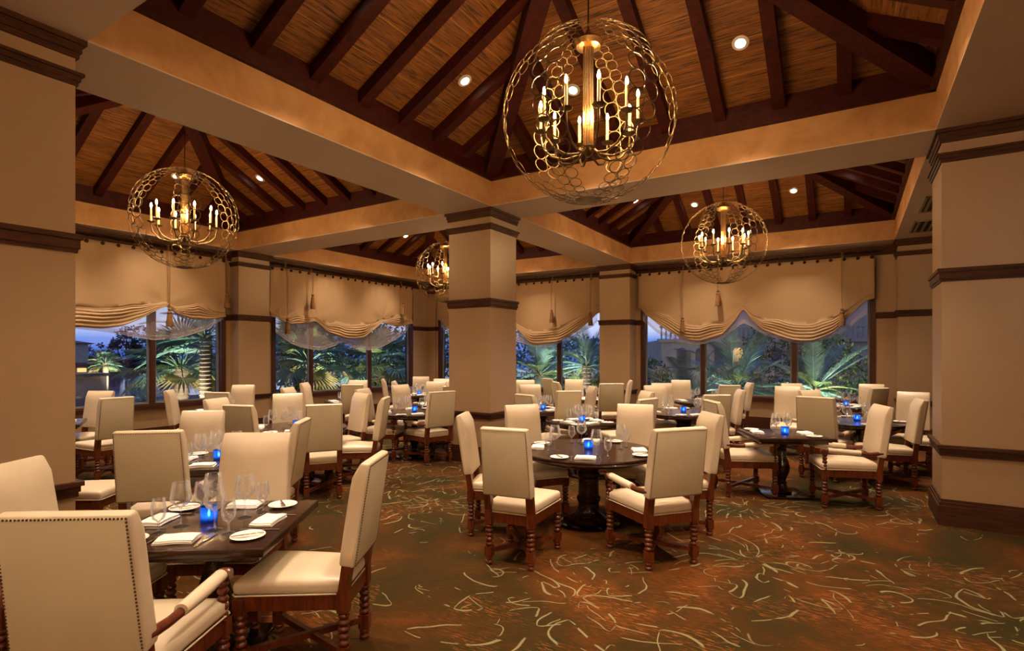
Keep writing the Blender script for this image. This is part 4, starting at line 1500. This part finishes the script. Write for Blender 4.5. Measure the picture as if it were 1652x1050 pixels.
# grasses under the right-hand window
for k, (la, de) in enumerate(((5.2, 14.2), (6.1, 14.1), (7.0, 13.9))):
    r_ = random.Random(50 + k)
    mb = MB()
    for i in range(260):
        a, rr, hgt = r_.uniform(0, 2 * PI), r_.uniform(0, .35), r_.uniform(.6, 1.15)
        p = Vector((rr * math.cos(a), rr * math.sin(a), 0))
        tip = p + Vector((math.cos(a) * r_.uniform(.1, .5), math.sin(a) * r_.uniform(.1, .5), hgt))
        mid_ = (p + tip) / 2 + Vector((0, 0, hgt * .12))
        q = Vector((-math.sin(a), math.cos(a), 0)) * .008
        mb.add([p - q, p + q, mid_ + q, tip, mid_ - q], [(0, 1, 2, 4), (4, 2, 3)])
    e = put('ornamental_grass', None, loc=gp(la, de), label=uniq('clump of upright grass below the right-hand window, ' + ('left one', 'middle one', 'right one')[k]), category='grass', group='ornamental grass clumps')
    part('blades', mb, 'frond_dry' if k == 1 else 'frond', e, 0, kind='stuff')

# garden wall and lake houses seen from the left window
gw = put('garden_wall', None, loc=(-16.3, 0, GZ), label=uniq('low grey stucco garden wall with dark coping outside the left window'), category='wall')
part('wall_body', MB().box(-.12, .12, -4, 6.35, 0, 1.42), 'stucco', gw, 0)
part('coping', MB().box(-.17, .17, -4, 6.4, 1.42, 1.5), 'villa_dark', gw, 0)
lh = put('lake_house', None, loc=W(-60.6, 69.2, -1.0), rot=(0, 0, YAW + .70), label=uniq('two-storey lake house with tiled roofs at the far left'), category='building')
part('walls', MB().box(-9, 5.2, -5, 5, 0, 3.9), 'villa', lh, 0)
part('roof', MB().add([(-9.6, -5.6, 3.9), (5.9, -5.6, 3.9), (5.9, 5.6, 3.9), (-9.6, 5.6, 3.9), (-4, 0, 4.8), (1, 0, 4.8)], [(0, 1, 5, 4), (1, 2, 5), (2, 3, 4, 5), (3, 0, 4), (3, 2, 1, 0)]), 'rooftile', lh, 0)
part('lower_roof', MB().box(-9, 7.8, -7.2, -5, 1.2, 1.5).box(5.2, 8.2, -7, 4, 1.2, 1.5), 'rooftile', lh, 0)
for k in range(4):
    w_ = part('window', MB().box(-6.6 + k * 3, -5.4 + k * 3, -5.06, -4.9, 2.1, 3.3), 'villa_dark', lh, 0)
for k in range(4):
    part('lit_window', MB().box(-2.5 + k * 2.2, -1.6 + k * 2.2, -5.08, -4.9, -.3, .8), 'litwindow', lh, 0)

# pines on the far bank
for k, (u, top, rr) in enumerate(((203, 530, 1), (216, 536, .8), (240, 529, 1.1), (226, 552, 1.3), (250, 546, 1.2), (262, 533, 1.1), (190, 548, 1.0), (208, 556, 1.4), (275, 548, 1.2), (174, 556, 1.2), (292, 540, 1.2), (150, 560, 1.2))):
    D_ = 92 + (k % 4) * 3
    lt = (u - 826) / FPX * D_
    zt = EYE + (YH - top) * D_ / FPX
    r_ = random.Random(80 + k)
    pos = ('tallest one', 'thin second one', 'tall one with flat crown', 'low broad one', 'dense one', 'one with split crown', 'one behind the palm', 'round low one', 'dark one near the mullion', 'one by the house', 'one past the mullion', 'one behind the roof')[k]
    e = put('pine_tree', None, loc=W(lt, D_, -.8), label=uniq(f'dark pine silhouette on the far lake bank, {pos}'), category='tree', group='pines on the far bank')
    hgt = zt + .8
    part('trunk', MB().tube([(0, 0, 0), (.1, 0, hgt * .5), (0, .1, hgt * .92)], [.16, .12, .05], 6), 'pine', e)
    mb = MB()
    for c in range(9):
        cz = hgt * (r_.uniform(.62, 1.0) if k % 2 == 0 else r_.uniform(.3, .98))
        cx, cy, cr = r_.uniform(-1, 1) * rr * 1.1, r_.uniform(-1, 1) * rr, r_.uniform(.4, .85) * rr
        for i in range(46):
            d_ = Vector((r_.gauss(0, 1), r_.gauss(0, 1), r_.gauss(0, .6))).normalized()
            p = Vector((cx, cy, cz)) + d_ * cr * r_.uniform(.2, 1)
            s_ = d_.cross(Vector((r_.gauss(0, 1), r_.gauss(0, 1), 1))).normalized() * .16
            mb.add([p - s_, p + s_, p + d_ * .38], [(0, 1, 2)])
    part('crown', mb, 'pine', e, 0)
# low hedge of trees on the far bank
for k in range(5):
    u = 135 + k * 45
    D_ = 89
    lt = (u - 826) / FPX * D_
    r_ = random.Random(120 + k)
    mb = MB()
    for i in range(520):
        d_ = Vector((r_.gauss(0, 1), r_.gauss(0, 1), abs(r_.gauss(0, .8)))).normalized()
        p = Vector((d_.x * 2.0, d_.y * 1.4, d_.z * (2.3 + (k % 3) * .4))) * r_.uniform(.6, 1)
        s_ = d_.cross(Vector((r_.gauss(0, 1), r_.gauss(0, 1), 1))).normalized() * .3
        mb.add([p - s_, p + s_, p + d_ * .5], [(0, 1, 2)])
    e = put('bank_thicket', None, loc=W(lt, D_, -.8), label=uniq('dark thicket along the far lake bank, ' + ('first', 'second', 'third', 'fourth', 'last')[k] + ' from the left'), category='thicket', group='thickets on the far bank')
    part('foliage', mb, 'pine', e, 0)

# white villa seen from the far windows
vl = put('villa', None, loc=W(11.5, 30, GZ), rot=(0, 0, YAW - .12), label=uniq('white villa with balustrade and arched openings beyond the right-hand window'), category='building')
part('walls', MB().box(-3.2, 12, 0, 6, 0, 2.75), 'villa', vl, 0)
part('upper_walls', MB().box(-1.0, 12, 2.2, 6, 2.75, 6.2), 'villa', vl, 0)
part('cornice', MB().box(-3.4, 12, -.2, .2, 2.62, 2.8), 'villa', vl, 0)
part('handrail', MB().box(-3.3, 12, -.14, .04, 3.42, 3.5), 'villa', vl, 0)
me_bal = MB().lathe([(.05, 0), (.05, .04), (.03, .08), (.065, .22), (.05, .34), (.028, .44), (.045, .56), (.045, .62)], 8).mesh('baluster', 'villa', 40)
for k in range(60):
    put('baluster', me_bal, vl, (-3.2 + k * .25, -.05, 2.8))
for k, (x, lit) in enumerate(((-2.1, 0), (-1.1, 0), (-.1, 0), (.9, 1), (1.9, 0), (2.9, 0), (3.9, 0), (4.9, 0))):
    pts2 = [(x - .26, 1.35), (x + .26, 1.35), (x + .26, 2.05)] + [(x + .26 * math.cos(a * PI / 10), 2.05 + .26 * math.sin(a * PI / 10)) for a in range(1, 10)] + [(x - .26, 2.05)]
    n = len(pts2)
    vs = [(a, -.03, b) for a, b in pts2] + [(a, .05, b) for a, b in pts2]
    fs = [tuple(range(n)), tuple(range(2 * n - 1, n - 1, -1))] + [(i, (i + 1) % n, (i + 1) % n + n, i + n) for i in range(n)]
    part('lit_arch' if lit else 'arch', MB().add(vs, fs), 'litwindow' if lit else 'villa_dark', vl, 0)
    part('arch_column', MB().lathe([(.10, 0), (.07, .06), (.06, .62), (.10, .70), (.10, .78)], 10, (x + .5, -.08, 1.35)), 'villa', vl, 40)


# landscape lamps: small fixtures in the planting, aimed up at the palms
def uplight(lat, dep, tlat, tdep, tz, power, label, colr=(1, .85, .6)):
    p = W(lat, dep, GZ + .12)
    e = put('garden_uplight', None, loc=(p.x, p.y, GZ), label=uniq(label), category='lamp', group='garden uplights')
    part('housing', MB().lathe([(.05, 0), (.06, .02), (.06, .1), (.055, .1), (.05, .04), (.001, .04)], 12, capt=False), 'black', e)
    part('lens', MB().lathe([(.05, .06), (.001, .062)], 12, capb=False, capt=False), 'gardenlamp', e)
    spot(p, power, 1.7, .8, W(tlat, tdep, tz) - p, colr)


uplight(-15.6, 21.2, -16.4, 22, 2.4, 700, 'garden uplight below the floodlit fan palm')
uplight(-8.3, 13.8, -9.4, 15.5, 1.8, 420, 'garden uplight below the big fan palm')
uplight(-5.6, 15.4, -5.6, 17.2, 1.8, 420, 'garden uplight below the second left window')
uplight(1.6, 15.8, 1.4, 18, 1.6, 480, 'garden uplight right of the centre column')
uplight(5.6, 13.9, 5.8, 16, 1.4, 560, 'garden uplight below the right-hand window')
uplight(7.9, 13.4, 8.4, 15.2, 1.6, 520, 'garden uplight below the stout date palm')
uplight(9.6, 25.5, 11, 30, 2.5, 130, 'garden uplight in front of the white villa')
